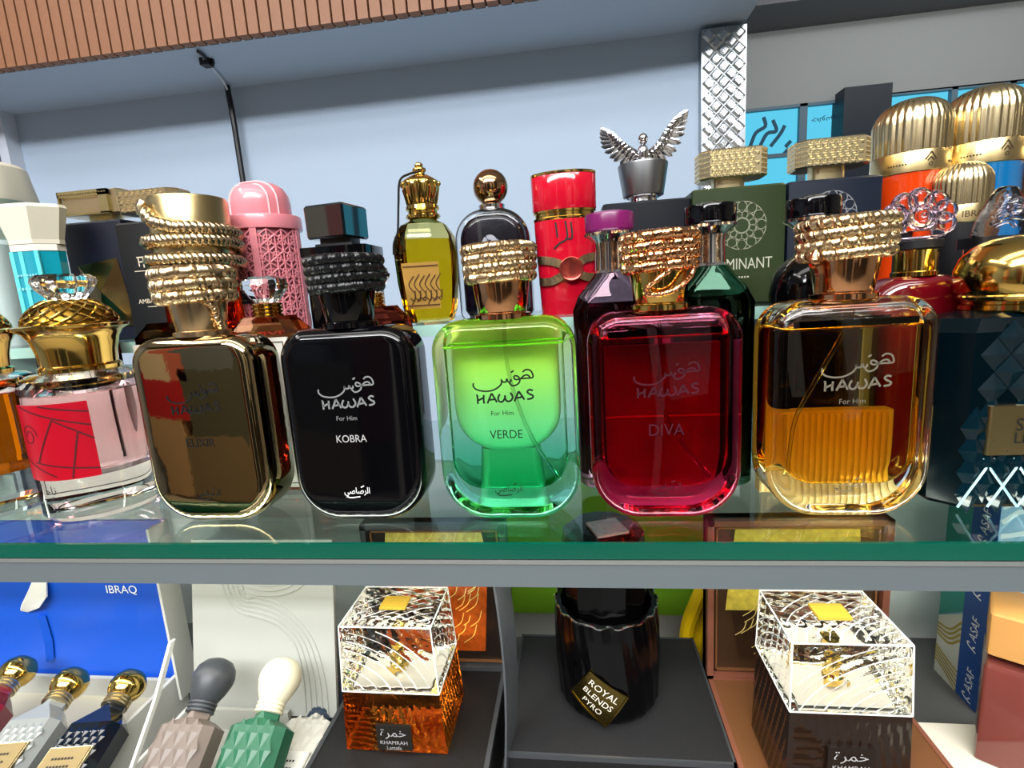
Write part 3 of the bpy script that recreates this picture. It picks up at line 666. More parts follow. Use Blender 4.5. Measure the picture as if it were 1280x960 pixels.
# pink domed canister with lattice sleeve
PINK = mat('pink lacquer', '#d5808a', .28, 0, .5, coat=.3)
t = thing('perfume_bottle', 'pink domed canister with a star lattice sleeve and small black label', 'perfume bottle', (-.2525, .1790, ZT), 0); t.scale = (1.066, 1.066, 1.066)
MB().lathe([(.0250, 0), (.0254, .0015), (.0254, .0805), (.0250, .0815)], 56).build('inner_can', mat('dark pink lacquer', '#8c4652', .35), t)
MB().lathe([(.0262, .0755), (.0278, .0758), (.0280, .0770), (.0280, .0845), (.0274, .0858), (.0225, .0862)], 64).build('collar', PINK, t)
MB().lathe([(.0212, .0855), (.0215, .0865), (.0215, .0960), (.0207, .1015), (.0175, .1072), (.0125, .1104), (.006, .1119), (.0004, .1122)], 64).build('dome_cap', PINK, t)
m = MB()
for yy, sx in ((-.0095, 1), (-.0150, .72)):
    pf_ = [(.0215, .0865), (.0215, .0960), (.0207, .1015), (.0175, .1072), (.0125, .1104), (.006, .1119)]
    hh = [(math.sqrt(max(r_ * r_ - yy * yy, 0)) , z_) for r_, z_ in pf_ if r_ > abs(yy) + .0005]
    top_z = hh[-1][1] + (.0006 if yy > -.012 else -.0)
    m.tube(cr([(-x_, yy, z_) for x_, z_ in hh] + [(0, yy, top_z)] + [(x_, yy, z_) for x_, z_ in hh[::-1]], 5), .00075, 5)
m.build('dome_trim', mat('pale pink trim', '#f0bcc0', .2), t)
m = MB(); R = .0264; cw = 2 * PI / 16; rh = .0135
def seg(m, a0, z0, a1, z1, r=.0008):
    m.tube([(R * math.cos(a0 + (a1 - a0) * q / 2), R * math.sin(a0 + (a1 - a0) * q / 2), z0 + (z1 - z0) * q / 2) for q in range(3)], r, 4)
for j in range(6):
    for i in range(16):
        a = i * cw + (cw / 2 if j % 2 else 0); z = .006 + rh * j * .9
        if not -PI * 1.02 < (a if a <= PI else a - 2 * PI) < .05: continue
        for q in range(6):
            b = PI / 6 + q * PI / 3; seg(m, a, z, a + cw * .5 * math.cos(b) * 1.15, z + rh * .6 * math.sin(b))
            b2 = b + PI / 3; seg(m, a + cw * .5 * math.cos(b) * 1.15, z + rh * .6 * math.sin(b), a + cw * .5 * math.cos(b2) * 1.15, z + rh * .6 * math.sin(b2), .0006)
            b3 = b + PI / 6; seg(m, a + cw * .28 * math.cos(b3 + PI / 3), z + rh * .3 * math.sin(b3 + PI / 3), a + cw * .28 * math.cos(b3), z + rh * .3 * math.sin(b3), .0006)
m.build('lattice_sleeve', PINK, t)
m = MB()
for a in (-PI * .42, -PI * 1.0, -.02):
    m.loft([[(rr2 * math.cos(a + d), rr2 * math.sin(a + d), z) for rr2, d in ((.0256, -.09), (.0275, -.09), (.0275, .09), (.0256, .09))] for z in (.0, .0765)])
m.build('sleeve_posts', PINK, t, smooth=0)
fa = lambda u, v, R_=.0279: (R_ * math.sin(u / R_ - .35), -R_ * math.cos(u / R_ - .35), v)
m = MB(); m.add([fa(-.011 + .022 * i / 8, z) for i in range(9) for z in (.0215, .034)], [(2 * i, 2 * i + 2, 2 * i + 3, 2 * i + 1) for i in range(8)])
lo = m.build('label', BLACKM, t)
m = MB(); f2 = lambda u, v: fa(u, v, .0281); text(m, 'NO', .0085, f2, -.004, .0285); text(m, '~', .010, f2, 0, .0238); m.build('label_lettering', mat('grey green ink', '#6f7a6c', .5), lo, smooth=0)

# black bottle with a cut cube stopper
t = thing('perfume_bottle', 'black square bottle with a cut black cube stopper on stepped collar', 'perfume bottle', (-.1735, .150, ZT), 0)
loft_rr([(0, .048, .036, .004), (.052, .048, .036, .004), (.0535, .0510, .039, .003), (.0600, .0510, .039, .003)], 2).build('body', BLACKG, t, smooth=30)
loft_rr([(.0600, .030, .026, .002), (.0625, .030, .026, .002), (.0627, .024, .021, .002), (.067, .024, .021, .002)], 2, -.001).build('stepped_collar', BLACKM, t, smooth=30)
m = MB(); M_ = Matrix.Translation((-.002, 0, 0)) @ Matrix.Rotation(-.16, 4, 'Z')
m.loft([[(x, y_, z) for x, y_ in rr(q, q, .0015, 1)] for z, q in ((.0660, .0310), (.0675, .0330), (.0885, .0335), (.0900, .0315))], M=M_)
m.build('cube_stopper', mat('black crystal', '#081216', .03, 0, .9, coat=1), t, smooth=20)

# yellow faceted bottle with crown cap and cord
t = thing('perfume_bottle', 'yellow faceted barrel bottle with an ornate gold crown cap and black cord', 'perfume bottle', (-.1060, .142, ZT), .12)
m = MB(); m.lathe([(.012, .000), (.0170, .001), (.0205, .010), (.0230, .030), (.0238, .050), (.0225, .062), (.0170, .0705), (.0105, .0735), (.0095, .0745)], 8, sq=.8, M=Matrix.Rotation(PI / 8, 4, 'Z')); m.build('glass_body', glass('pale yellow glass', '#f6f0c0'), t, smooth=25)
m = MB(); m.lathe([(.014, .004), (.0185, .010), (.0210, .030), (.0217, .050), (.0205, .0595)], 8, sq=.8, M=Matrix.Rotation(PI / 8, 4, 'Z')); m.build('scent', glass('yellow scent', '#f0e06a', .97), t, smooth=25)
m = MB(); m.add([(-.0130, -.0200, .011), (.0100, -.0200, .011), (.0112, -.0222, .043), (-.0150, -.0222, .043)], [(0, 1, 2, 3)]); lo = m.build('gold_plate', mat('bronze label plate', '#b98f45', .4, .5), t, smooth=0)
m = MB(); fn = lambda u, v: (u, -.0204 - (v - .011) * .07, v)
for k in range(6):
    x = -.010 + .0038 * k; strokes(m, [[(x, .014 + .002 * (k % 3)), (x + .003, .021), (x - .001, .028), (x + .003, .034 + .001 * (k % 2))], [(x - .001, .019), (x + .002, .017), (x + .003, .024)]], .0008, fn)
strokes(m, [[(-.0125, .0135), (.0095, .0135)], [(-.014, .0405), (.0105, .0405)]], .0008, fn, 0); m.build('plate_engraving', mat('engraved brown', '#4a2c0c', .5), lo, smooth=0)
m = MB(); m.lathe([(.0095, .0740), (.0118, .0748), (.0120, .0775), (.0105, .0785), (.0105, .0800), (.0122, .0812), (.0118, .0835), (.0098, .0845)], 40); m.build('gold_neck', GOLD, t)
crown = lambda a, z: 1 + .05 * math.cos(12 * a)
m = MB(); m.lathe([(.0098, .0840), (.0112, .088), (.0128, .096), (.0130, .0995), (.0110, .1015), (.0070, .1040), (.0036, .1055), (.0034, .1065), (.0048, .1080), (.0044, .1095), (.0025, .1105), (.0030, .1120), (.0016, .1135), (.0003, .1138)], 48, mod=crown)
for k in range(12):
    a = 2 * PI * k / 12; m.sphere((.0130 * math.cos(a), .0130 * math.sin(a), .0985), .0018, 7, 5); m.sphere((.0112 * math.cos(a + .2), .0112 * math.sin(a + .2), .0765), .0013, 6, 4)
    m.tube([(.0105 * math.cos(a), .0105 * math.sin(a), .085), (.0127 * math.cos(a + .12), .0127 * math.sin(a + .12), .0955)], .0009, 4)
m.build('crown_cap', GOLD, t, smooth=60)
MB().tube(cr([(.0, -.004, .1065), (-.006, -.008, .1045), (-.0125, -.010, .1000), (-.0150, -.010, .085), (-.0170, -.012, .066), (-.0205, -.012, .058), (-.0215, -.012, .05)], 8), .0008, 6).build('cord', BLACKM, t)

# black arch bottle with bronze ball cap
t = thing('perfume_bottle', 'black arch-shouldered bottle with grey numeral and bronze ball cap', 'perfume bottle', (-.0575, .156, ZT), 0)
slab(.0545, 0, .0790, .022, .006, -.015, .015, .006, 10, 4).build('glass_body', CLEAR, t, smooth=50)
slab(.0455, .004, .0750, .018, .004, -.011, .011, .004, 10, 3).build('black_core', mat('ink black core', '#0c0818', .15), t, smooth=50)
m = MB(); fn = lambda u, v: (u, -.0153, v)
strokes(m, [[(-.003, .058), (-.0062, .052), (-.0062, .042), (-.003, .036), (.001, .036), (.0045, .042), (.0045, .052), (.001, .058), (-.003, .058)]], .0036, fn, 4)
strokes(m, [[(.0045, .056), (.0075, .0535)]], .0016, fn, 0); m.build('numeral', mat('grey print', '#8d8f98', .4), t, smooth=0)
MB().lathe([(.0105, .0785), (.0105, .0795), (.0095, .080), (.0098, .0825), (.009, .083)], 32).build('neck', SILVER, t)
m = MB(); m.sphere((0, 0, .0950), .0128, 32, 18); m.build('ball_cap', BRONZE, t)

# red canister with gold bands and a buckle
RED = mat('glossy red lacquer', '#b80d26', .12, 0, .5, coat=.6)
t = thing('perfume_bottle', 'glossy red oval canister with gold bands and a round buckle', 'perfume bottle', (-.0045, .158, ZT), 0)
E_ = .62
MB().lathe([(.0195, 0), (.0200, .001), (.0225, .0640), (.0225, .0680)], 56, sq=E_).build('body', RED, t)
MB().lathe([(.0225, .0676), (.0228, .0680), (.0228, .0695), (.0215, .0700), (.0215, .0725), (.0228, .073), (.0228, .0745)], 56, sq=E_).build('gold_band', GOLD, t)
MB().lathe([(.0228, .0745), (.0232, .0750), (.0234, .0980), (.0230, .0985)], 56, sq=E_).build('cap', RED, t)
MB().lathe([(.0234, .0984), (.0236, .0990), (.0234, .1003), (.0215, .1005), (.0215, .0995), (.0004, .0995)], 56, sq=E_).build('top_ring', GOLD, t)
fc = lambda u, v, R_=.0228: (R_ * math.sin(u / R_), -E_ * R_ * math.cos(u / R_), v)
m = MB(); strokes(m, [[(-.0065, .0655), (-.0055, .055)], [(.0005, .0660), (.0015, .0545), (-.004, .0510), (-.0085, .0475)], [(.0045, .0650), (.0050, .0545), (.001, .0535)]], .0013, lambda u, v: fc(u, v, .0227)); m.build('script_lettering', INKB, t, smooth=0)
m = MB(); f1 = lambda u, v: fc(u, v, .0236)
strokes(m, [[(-.0260, .0405), (-.012, .0390), (-.001, .0350)], [(.026, .0405), (.016, .0395), (.007, .0355)], [(-.0245, .0250), (-.012, .0245), (-.001, .0290)], [(.025, .0260), (.016, .0262), (.007, .0295)],
            ], .0058, f1, 3)
m.build('strap_bands', CHAMP, t, smooth=0)
m = MB(); M_ = Matrix.Translation((.0035, -.0150, .0325)) @ Matrix.Rotation(PI / 2, 4, 'X')
m.lathe([(.0082, 0), (.0086, .0005), (.0086, .0016), (.0080, .0020), (.0070, .0015), (.0004, .0016)], 32, M=M_); m.build('buckle', mat('red gold buckle', '#a8443c', .2, .8), t)

# black bottle with cup cap and silver eagle
t = thing('perfume_bottle', 'black bottle with grey cup cap and a silver eagle spreading its wings', 'perfume bottle', (.0545, .177, ZT), 0)
loft_rr([(0, .062, .034, .003), (.076, .063, .034, .003), (.0775, .061, .032, .003)], 2).build('body', mat('blue black lacquer', '#0a0e18', .35), t, smooth=30)
MB().lathe([(.0125, .0772), (.0130, .0780), (.0105, .079), (.0102, .0810), (.0130, .0822), (.0140, .0830)], 32).build('neck', SILVER, t)
MB().lathe([(.0138, .0825), (.0148, .0832), (.0182, .1045), (.0180, .1055), (.0166, .1058), (.0004, .1056)], 56).build('cup_cap', mat('gunmetal', '#8e9092', .34, 1), t)
eg = MB(); eg.sphere((0, -.003, .1125), .0052, 14, 10, .8, .8, 1.3); eg.sphere((0, -.0045, .1222), .0040, 12, 8, .9, 1.1, 1)
eg.add([(-.001, -.0075, .1215), (.001, -.0075, .1215), (0, -.0075, .1225), (0, -.0105, .1200)], [(0, 1, 3), (1, 2, 3), (2, 0, 3), (0, 2, 1)])
for s in (1, -1): eg.tube([(s * .002, -.004, .108), (s * .0045, -.0065, .1065), (s * .006, -.0085, .1058)], [.0014, .001, .0008], 6)
for k in range(5): eg.tube([(-.004 + .002 * k, .001, .109), (-.0065 + .0033 * k, .004, .1062)], [.0012, .0005], 5)
go = eg.build('eagle', SILVER, t, smooth=50)
def feather(m, p, ang, ln, wd, y):
    c_, s_ = math.cos(ang), math.sin(ang); out = []
    for u, v in ((0, -.5), (.45, -.62), (.85, -.42), (1, 0), (.85, .42), (.45, .62), (0, .5)): out.append((u * ln, v * wd))
    f = [(p[0] + u * c_ - v * s_, y, p[1] + u * s_ + v * c_) for u, v in out]; b = [(x, yy + .0009, z) for x, yy, z in f]
    n = len(f); m.add(f + b + [(p[0] + .5 * ln * c_, y - .0008, p[1] + .5 * ln * s_)], [(i, (i + 1) % n, 2 * n) for i in range(n)] + [(n + i, i, (i + 1) % n, n + (i + 1) % n) for i in range(n)][::1] + [tuple(range(2 * n - 1, n - 1, -1))])
for s in (1, -1):
    m = MB(); st = .0 if s > 0 else -.004
    lead = cr([(s * .003, .1120, 0), (s * .010, .1175, 0), (s * .0165, .1265 + st, 0), (s * (.0235 if s > 0 else .0215), .1330 + st * 1.6, 0)], 6)
    n = len(lead)
    for k in range(11):
        q = lead[min(n - 1, int(n * (k + .5) / 11))]; f_ = k / 10
        a = (-1.15 + 1.75 * f_); a = a if s > 0 else PI - a
        feather(m, (q.x, q.y), a, 0.0100 + .0045 * math.sin(PI * f_) + .001 * f_, .0042, -.0015 - .0001 * k)
    for k in range(10):
        q = lead[min(n - 1, int(n * (k + .3) / 10))]; f_ = k / 9; a = (-1.0 + 1.6 * f_); a = a if s > 0 else PI - a
        feather(m, (q.x, q.y + .0004), a, .0068, .0038, -.0030)
        feather(m, (q.x, q.y + .0008), a + .1 * s, .0042, .0032, -.0042)
    m.tube([(p.x, -.003, p.y) for p in lead], [.0020 - .0012 * i / n for i in range(n)], 6)
    m.build('wing', SILVER, t, smooth=20)

# frosted bottle and turquoise bottle at the left end
IV = mat('ivory plastic', '#d3d0bd', .4)
t = thing('perfume_bottle', 'large frosted bottle with a thick ivory cap at the left edge', 'perfume bottle', (-.530, .180, ZT), 0)
m = MB(); loft_rr([(0, .096, .05, .008), (.086, .100, .052, .010), (.0905, .092, .048, .012)], 4, mb=m); m.build('body', mat('frosted pale glass', '#a3b2b0', .25, 0, .5, coat=.3), t, smooth=40)
loft_rr([(.0900, .090, .050, .022), (.1180, .106, .058, .024), (.1240, .109, .060, .024)], 8).build('flared_collar', mat('grey green plastic', '#93a298', .3), t, smooth=30)
loft_rr([(.1240, .108, .060, .024), (.1260, .109, .061, .024), (.1530, .101, .057, .024), (.1560, .096, .053, .024)], 8).build('cap', IV, t, smooth=30)
t = thing('perfume_bottle', 'turquoise bottle with faceted ivory trapezoid cap', 'perfume bottle', (-.4080, .1265, ZT), .1)
m = MB(); loft_rr([(-.0, .033, .024, .009), (.072, .0365, .025, .009)], 1, mb=m); m.build('glass_body', mat('turquoise glass', '#0f93a8', .06, 0, .7, coat=.8), t, smooth=0)
m = MB()
for x in (-.011, -.004, .008): m.box(x, x + .003, -.0130, -.0118, .001, .0715)
m.build('reflection_stripes', mat('painted reflection stripe', '#5fd2dc', .1), t, smooth=0)  # reflections on the facets, painted as pale strips
m = MB(); fn = lambda u, v: (u, -.0134, v); text(m, '~', .016, fn, 0, .054); text(m, '~', .020, fn, 0, .044); m.build('lettering', mat('faint ink', '#7fc6cf', .4), t, smooth=0)
loft_rr([(.0718, .0370, .026, .009), (.0765, .0370, .026, .009)], 1).build('cap_ring', WHITE, t, smooth=0)
m = MB(); loft_rr([(.0768, .040, .027, .011), (.080, .040, .027, .011), (.103, .052, .033, .013), (.1055, .049, .031, .012)], 1, mb=m); m.build('cap', IV, t, smooth=0)

# ribbed gold domes
RIB = lambda a, z: 1 + .05 * abs(math.cos(17 * a)) - .03
def ribbed(label, cx, cy, z0, R, bodym, h_body, h_band, h_dome, word, loc_z=None):
    t = thing('perfume_bottle', label, 'perfume bottle', (cx, cy, z0), 0)
    m = MB(); m.lathe([(R * .9, 0), (R * .96, .0015), (R * .96, h_body)], 96, mod=lambda a, z: 1 + .015 * abs(math.cos(24 * a))); m.build('body', bodym, t)
    b = h_body
    MB().lathe([(R * .97, b), (R, b + .0006), (R, b + h_band - .0006), (R * .985, b + h_band)], 72).build('band', BRUSHED, t)
    m = MB(); f2 = lambda u, v: (R * 1.008 * math.sin(u / R), -R * 1.008 * math.cos(u / R), v)
    text(m, word, R * (.95 if word != '~' else .6), f2, 0 if word != '~' else R * .9, b + h_band * .42)
    if word == '~':
        strokes(m, [[(-.0035, b + h_band * .5), (0, b + h_band * .85), (.0035, b + h_band * .5)], [(-.002, b + h_band * .45), (0, b + h_band * .62), (.002, b + h_band * .45)]], .0009, f2, 0)
        strokes(m, [[(.0012 * math.cos(k), b + h_band * .3 + .0012 * math.sin(k)) for k in range(7)]], .0006, f2, 1)
        text(m, '~', R * .5, f2, -R * .8, b + h_band * .4)
    m.build('band_lettering', mat('dark gold print', '#3a2a14', .5), t, smooth=0)
    z = b + h_band; m = MB()
    pf = [(R * .99, z)] + [(R * math.cos(q) ** .8, z + h_dome * (.5 + .5 * math.sin(q)) if q > 0 else z + h_dome * .5 * (q / .001 if q else 1)) for q in (0.0, .25, .5, .75, 1.0, 1.2, 1.35, 1.5)]
    m.lathe(pf, 144, mod=RIB); m.build('ribbed_dome', mat('ribbed gold', '#d2c096', .24, 1), t, smooth=60)
    return t
OR = mat('orange ribbed glass', '#c83a0a', .1, 0, .7, coat=.5); BL = mat('blue ribbed glass', '#0f5f94', .1, 0, .7, coat=.5); TE = mat('brown ribbed glass', '#5a3a22', .12, 0, .7, coat=.5)
ribbed('ribbed gold dome over an orange bottle, first of the tall domes from the navy bottle', .2475, .195, ZT, .0240, OR, .0835, .0145, .0385, '~')
ribbed('ribbed gold dome over a blue bottle, tallest and second of the domes', .2945, .195, ZT, .0240, BL, .0855, .0155, .0390, '~')
ribbed('ribbed gold dome cut off by the right edge behind the carved crystal stopper', .3430, .195, ZT, .0240, TE, .0845, .0150, .0385, '~')
t = ribbed('small ribbed gold dome on a black bottle with a lettered gold band', .2645, .166, ZT, .0168, BLACKM, .0455, .0115, .0290, 'IBRAQ')

# ------------------------------------------------------------------ under the tier: invented pieces that brighten and tint the scent of the front flasks
t = thing('perfume_bottle', 'white rounded insert on a pale foot added to brighten the clear green front flask', 'perfume bottle', (-.0410, .0685, 0), 0)
slab(.062, .032, .104, .010, .026, -.008, .008, .004).build('body', mat('milk white glass', '#f6f8f4', .3, 0, .5), t, smooth=50)
loft_rr([(0, .040, .016, .006), (.033, .034, .012, .005)], 4).build('foot', mat('pale grey foot', '#aebbb6', .4), t)
t = thing('carton', 'small ribbed gold insert added just behind the amber flask to colour its scent', 'carton', (.1335, .0648, 0), 0)  # added so gold shows through the amber scent
m = MB(); m.box(-.031, .031, -.003, .0045, 0, .050); m.build('body', mat('gold card', '#cfbc78', .4, .2), t, smooth=0)
m = MB()
for k in range(20): m.box(-.0305 + .0031 * k, -.0290 + .0031 * k, -.0042, -.003, .001, .049)
rb = m.build('ribs', mat('gold card rib', '#dccb8c', .35, .2), t, smooth=0); rb['kind'] = 'stuff'

t = thing('carton', 'small rose red insert added just behind the deep magenta flask to brighten it', 'carton', (.0455, .0625, 0), 0)  # added to lighten the magenta scent from behind
MB().box(-.031, .031, -.003, .004, 0, .090).build('body', mat('rose red card', '#7e3562', .4, noise=.45, bscale=160), t, smooth=0)
MB().box(-.031, .031, -.0034, -.003, .050, .051).build('foil_line', mat('rose foil', '#e2a0ac', .3, .5), t, smooth=0)

# ------------------------------------------------------------------ the lower shelf
ZL = -.2
ls = thing('display_shelf', 'lower dark grey shelf board carrying the open gift boxes', 'shelf', (-.07, .04, ZL))
MB().box(-.60, .60, -.20, .17, -.012, 0).build('board', mat('dark grey laminate', '#5d5c5a', .5, noise=.08, bscale=20), ls, smooth=0)
struct(MB().box(-.67, .53, .2105, .222, ZL - .2, -.0290).build('wall_display', mat('pale grey back panel', '#cdd0c8', .6), smooth=0))
t = thing('display_backdrop', 'green over grey display backdrop at the back of the lower shelf', 'backdrop', (.02, .203, ZL))
MB().box(-.09, .085, -.004, .004, .026, .182).build('green_panel', mat('leaf green panel', '#76a51c', .6), t, smooth=0)
MB().box(-.09, .085, -.003, .004, 0, .026).build('grey_base', mat('grey panel base', '#98948f', .6), t, smooth=0)

# helper: the block-shaped bottle with a carved crystal cap
def relief_face(mb, A, B, D, Cc, nrm, fun, amp, n=36):
    """Grid over the quad A-B-C-D pushed along nrm by fun(u, v); level at its borders."""
    A, B, D, Cc, nrm = Vector(A), Vector(B), Vector(D), Vector(Cc), Vector(nrm); vs = []
    for j in range(n + 1):
        for i in range(n + 1):
            u, v = i / n, j / n; e = min(u, v, 1 - u, 1 - v); k = min(1, e / .06)
            p = (A * (1 - u) + B * u) * (1 - v) + (D * (1 - u) + Cc * u) * v + nrm * (fun(u, v) * amp * k)
            vs.append(tuple(p))
    mb.add(vs, [(j * (n + 1) + i, j * (n + 1) + i + 1, (j + 1) * (n + 1) + i + 1, (j + 1) * (n + 1) + i) for j in range(n) for i in range(n)])
def relief_block(mb, w0, d0, w1, d1, z0, z1, funs, amp, n=36, top=True):
    b = [(-w0 / 2, -d0 / 2, z0), (w0 / 2, -d0 / 2, z0), (w0 / 2, d0 / 2, z0), (-w0 / 2, d0 / 2, z0)]
    q = [(-w1 / 2, -d1 / 2, z1), (w1 / 2, -d1 / 2, z1), (w1 / 2, d1 / 2, z1), (-w1 / 2, d1 / 2, z1)]
    for k, nr in enumerate(((0, -1, 0), (1, 0, 0), (0, 1, 0), (-1, 0, 0))):
        j = (k + 1) % 4; relief_face(mb, b[k], b[j], q[k], q[j], nr, funs[k], amp, n)
    if top: relief_face(mb, q[0], q[1], q[3], q[2], (0, 0, 1), funs[4], amp, n)
    else: mb.add(q, [(0, 1, 2, 3)])
    mb.add(b, [(3, 2, 1, 0)]); return mb
tri = lambda x: abs((x % 1) * 2 - 1)
fan = lambda cx, cy, f: (lambda u, v: tri(f * math.hypot(u - cx, v - cy)) + .0)
diag = lambda a, f: (lambda u, v: tri(f * (u * math.cos(a) + v * math.sin(a))))
mixf = lambda g, h: (lambda u, v: g(u, v) if v < 1 - u else h(u, v))
CAPG = glass('cap crystal', '#fefefc', 1.27)
GLINT = mat('painted glint', '#f2f3ef', .3, 0, .6)  # white colour standing in for glints on the crystal
def crystal_block(label, cx, cy, zb, w0, w1, d, hb, hc, body, fl, plate, lz=0.0, ncut=9):
    t = thing('perfume_bottle', label, 'perfume bottle', (cx, cy, zb), 0)
    wm = w0 + (w1 - w0) * hb / (hb + hc)
    m = MB(); relief_block(m, w0, d, wm, d * .97, 0, hb, [mixf(fan(.1, -.2, 11), diag(.15, 12)), diag(.25, 12), diag(2.6, 10), diag(2.8, 10), diag(0, 1)], .0007, 40, False)
    m.build('body', body, t, smooth=14)
    m = MB(); relief_block(m, wm, d * .97, w1, d * .90, hb + .0004, hb + hc, [mixf(fan(-.15, -.15, 8), fan(1.2, 1.0, 8)) if fl else mixf(diag(.1, 8), fan(1.25, -.3, 8)), diag(.12, 8), diag(1.7, 7), diag(3.0, 7), mixf(fan(-.2, .2, 7), diag(.9, 7))], .0009, 48)
    co = m.build('crystal_cap', CAPG, t, smooth=14)
    z0_, z1_ = hb + .0004, hb + hc; W0, W1, D0, D1 = wm, w1, d * .97, d * .90
    def onface(k):
        def f(u, v):
            W = W0 + (W1 - W0) * v; D = D0 + (D1 - D0) * v; z = z0_ + (z1_ - z0_) * v; e = .0004
            if k == 0: return ((u - .5) * W, -D / 2 - e, z)
            if k == 1: return (W / 2 + e, (u - .5) * D, z)
            if k == 3: return (-W / 2 - e, (.5 - u) * D, z)
            return ((u - .5) * W1, (v - .5) * D1, z1_ + e)
        return f
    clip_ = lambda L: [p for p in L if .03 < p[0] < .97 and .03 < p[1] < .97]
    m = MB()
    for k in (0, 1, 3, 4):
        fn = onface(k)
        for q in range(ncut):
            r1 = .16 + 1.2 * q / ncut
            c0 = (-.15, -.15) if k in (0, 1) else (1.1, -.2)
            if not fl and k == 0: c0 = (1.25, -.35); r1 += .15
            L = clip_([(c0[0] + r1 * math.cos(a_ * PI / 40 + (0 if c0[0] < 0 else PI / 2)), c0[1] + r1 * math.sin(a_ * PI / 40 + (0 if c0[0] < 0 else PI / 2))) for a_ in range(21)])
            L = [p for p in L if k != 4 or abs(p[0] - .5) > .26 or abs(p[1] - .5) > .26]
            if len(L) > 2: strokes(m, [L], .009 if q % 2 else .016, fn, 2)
    m.build('cut_glints', GLINT, co, smooth=0)  # groove glints put in as white strokes
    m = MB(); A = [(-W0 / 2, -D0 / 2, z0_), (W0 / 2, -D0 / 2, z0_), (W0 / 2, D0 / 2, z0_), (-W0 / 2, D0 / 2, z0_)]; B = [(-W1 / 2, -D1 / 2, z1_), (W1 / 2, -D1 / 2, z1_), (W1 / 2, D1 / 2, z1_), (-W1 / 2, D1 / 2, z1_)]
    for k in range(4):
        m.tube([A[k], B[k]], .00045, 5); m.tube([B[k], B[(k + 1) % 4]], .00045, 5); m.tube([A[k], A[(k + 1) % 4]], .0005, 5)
    m.build('edge_glints', GLINT, co)  # edge highlights put in as white tubes
    MB().box(-wm * .40, wm * .40, -d * .38, d * .38, hb + .0012, hb + .0022).build('cap_reflector', mat('white cap reflector', '#d2cfc4', .5), co, smooth=0)  # white plate added to brighten the crystal cap from within
    m = MB(); m.lathe([(.0060, hb + .004), (.0060, hb + hc * .20), (.0040, hb + hc * .24), (.0040, hb + hc * .45), (.0004, hb + hc * .46)], 24); m.build('gold_pump', GOLD, co)
    m = MB(); s = .0085; m.box(-s, s, -s * .75, s * .75, hb + hc + .0016, hb + hc + .0032); m.build('gold_plaque', mat('satin gold plaque', '#d6ae3e', .35, .35), co, smooth=0)
    m = MB(); x0, x1, z0, z1 = -.0110, .0115, lz + .003, lz + .0200; y = -d / 2 - .0022
    m.add([(x0, y, z0), (x1, y, z0), (x1, y + .0003, z1), (x0, y + .0003, z1), (x0, y + .002, z0), (x1, y + .002, z0), (x1, y + .0025, z1), (x0, y + .0025, z1)], [(0, 1, 2, 3), (0, 4, 5, 1), (1, 5, 6, 2), (2, 6, 7, 3), (3, 7, 4, 0)])
    lo = m.build('label_plate', plate, t, smooth=0)
    m = MB(); fn = lambda u, v: (u, y - .0003, v)
    text(m, '\ufe93\ufeae\ufee4\ufea7', .0165, fn, 0, lz + .0148, .9); text(m, 'KHAMRAH', .0175, fn, 0, lz + .0088); text(m, 'Lattafa', .0095, fn, 0, lz + .0050)
    m.build('lettering', INKS, lo, smooth=0)
    return t
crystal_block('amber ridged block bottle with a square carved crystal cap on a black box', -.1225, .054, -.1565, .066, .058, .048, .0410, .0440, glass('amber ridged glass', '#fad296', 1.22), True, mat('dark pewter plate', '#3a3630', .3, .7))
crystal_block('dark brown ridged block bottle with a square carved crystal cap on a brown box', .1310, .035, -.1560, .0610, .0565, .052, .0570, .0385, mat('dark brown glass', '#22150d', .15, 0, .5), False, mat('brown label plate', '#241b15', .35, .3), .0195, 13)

# gift boxes with raised picture lids behind the two block bottles
BOXB = mat('black box card', '#0e0e0f', .55, bump='noise', bscale=900, bstr=.2)
BOXE = mat('black box rim', '#3a3d40', .4)
BROWN = mat('brown card', '#6b4426', .5)
PBR = mat('rose brown frame', '#7c4a38', .45)
def lid_art(parent, x0, x1, z0, z1, y, body_c, cap_c, seed, split):
    rnd = random.Random(seed); cx = (x0 + x1) / 2; w_ = (x1 - x0)
    fn = lambda u, v: (u, y, v)
    m = MB(); zz = z0 + (z1 - z0) * split
    m.add([fn(cx - w_ * .36, z0 + .006), fn(cx + w_ * .36, z0 + .006), fn(cx + w_ * .42, zz), fn(cx - w_ * .42, zz)], [(0, 1, 2, 3)]); m.build('printed_body', mat('print body %s' % body_c, body_c, .35, noise=.75, bscale=700), parent, smooth=0)
    m = MB(); m.add([fn(cx - w_ * .46, zz), fn(cx + w_ * .46, zz), fn(cx + w_ * .40, z1 - .006), fn(cx - w_ * .40, z1 - .006)], [(0, 1, 2, 3)]); m.build('printed_cap', mat('print cap %s' % cap_c, cap_c, .3, .2, noise=.6, bscale=900), parent, smooth=0)
    m = MB(); fn = lambda u, v: (u, y - .0004, v)
    for k in range(70):
        a = cx + rnd.uniform(-.40, .28) * w_; b = rnd.uniform(z0 + .01, z1 - .014); c_ = rnd.uniform(.006, .016)
        strokes(m, [[(a, b), (a + c_ * .5, b + c_ * .4), (a + c_ * .7, b + c_)]], .0006, fn)
    m.build('printed_facets', mat('print lines %s' % cap_c, '#f4dc84', .3, .3), parent, smooth=0)
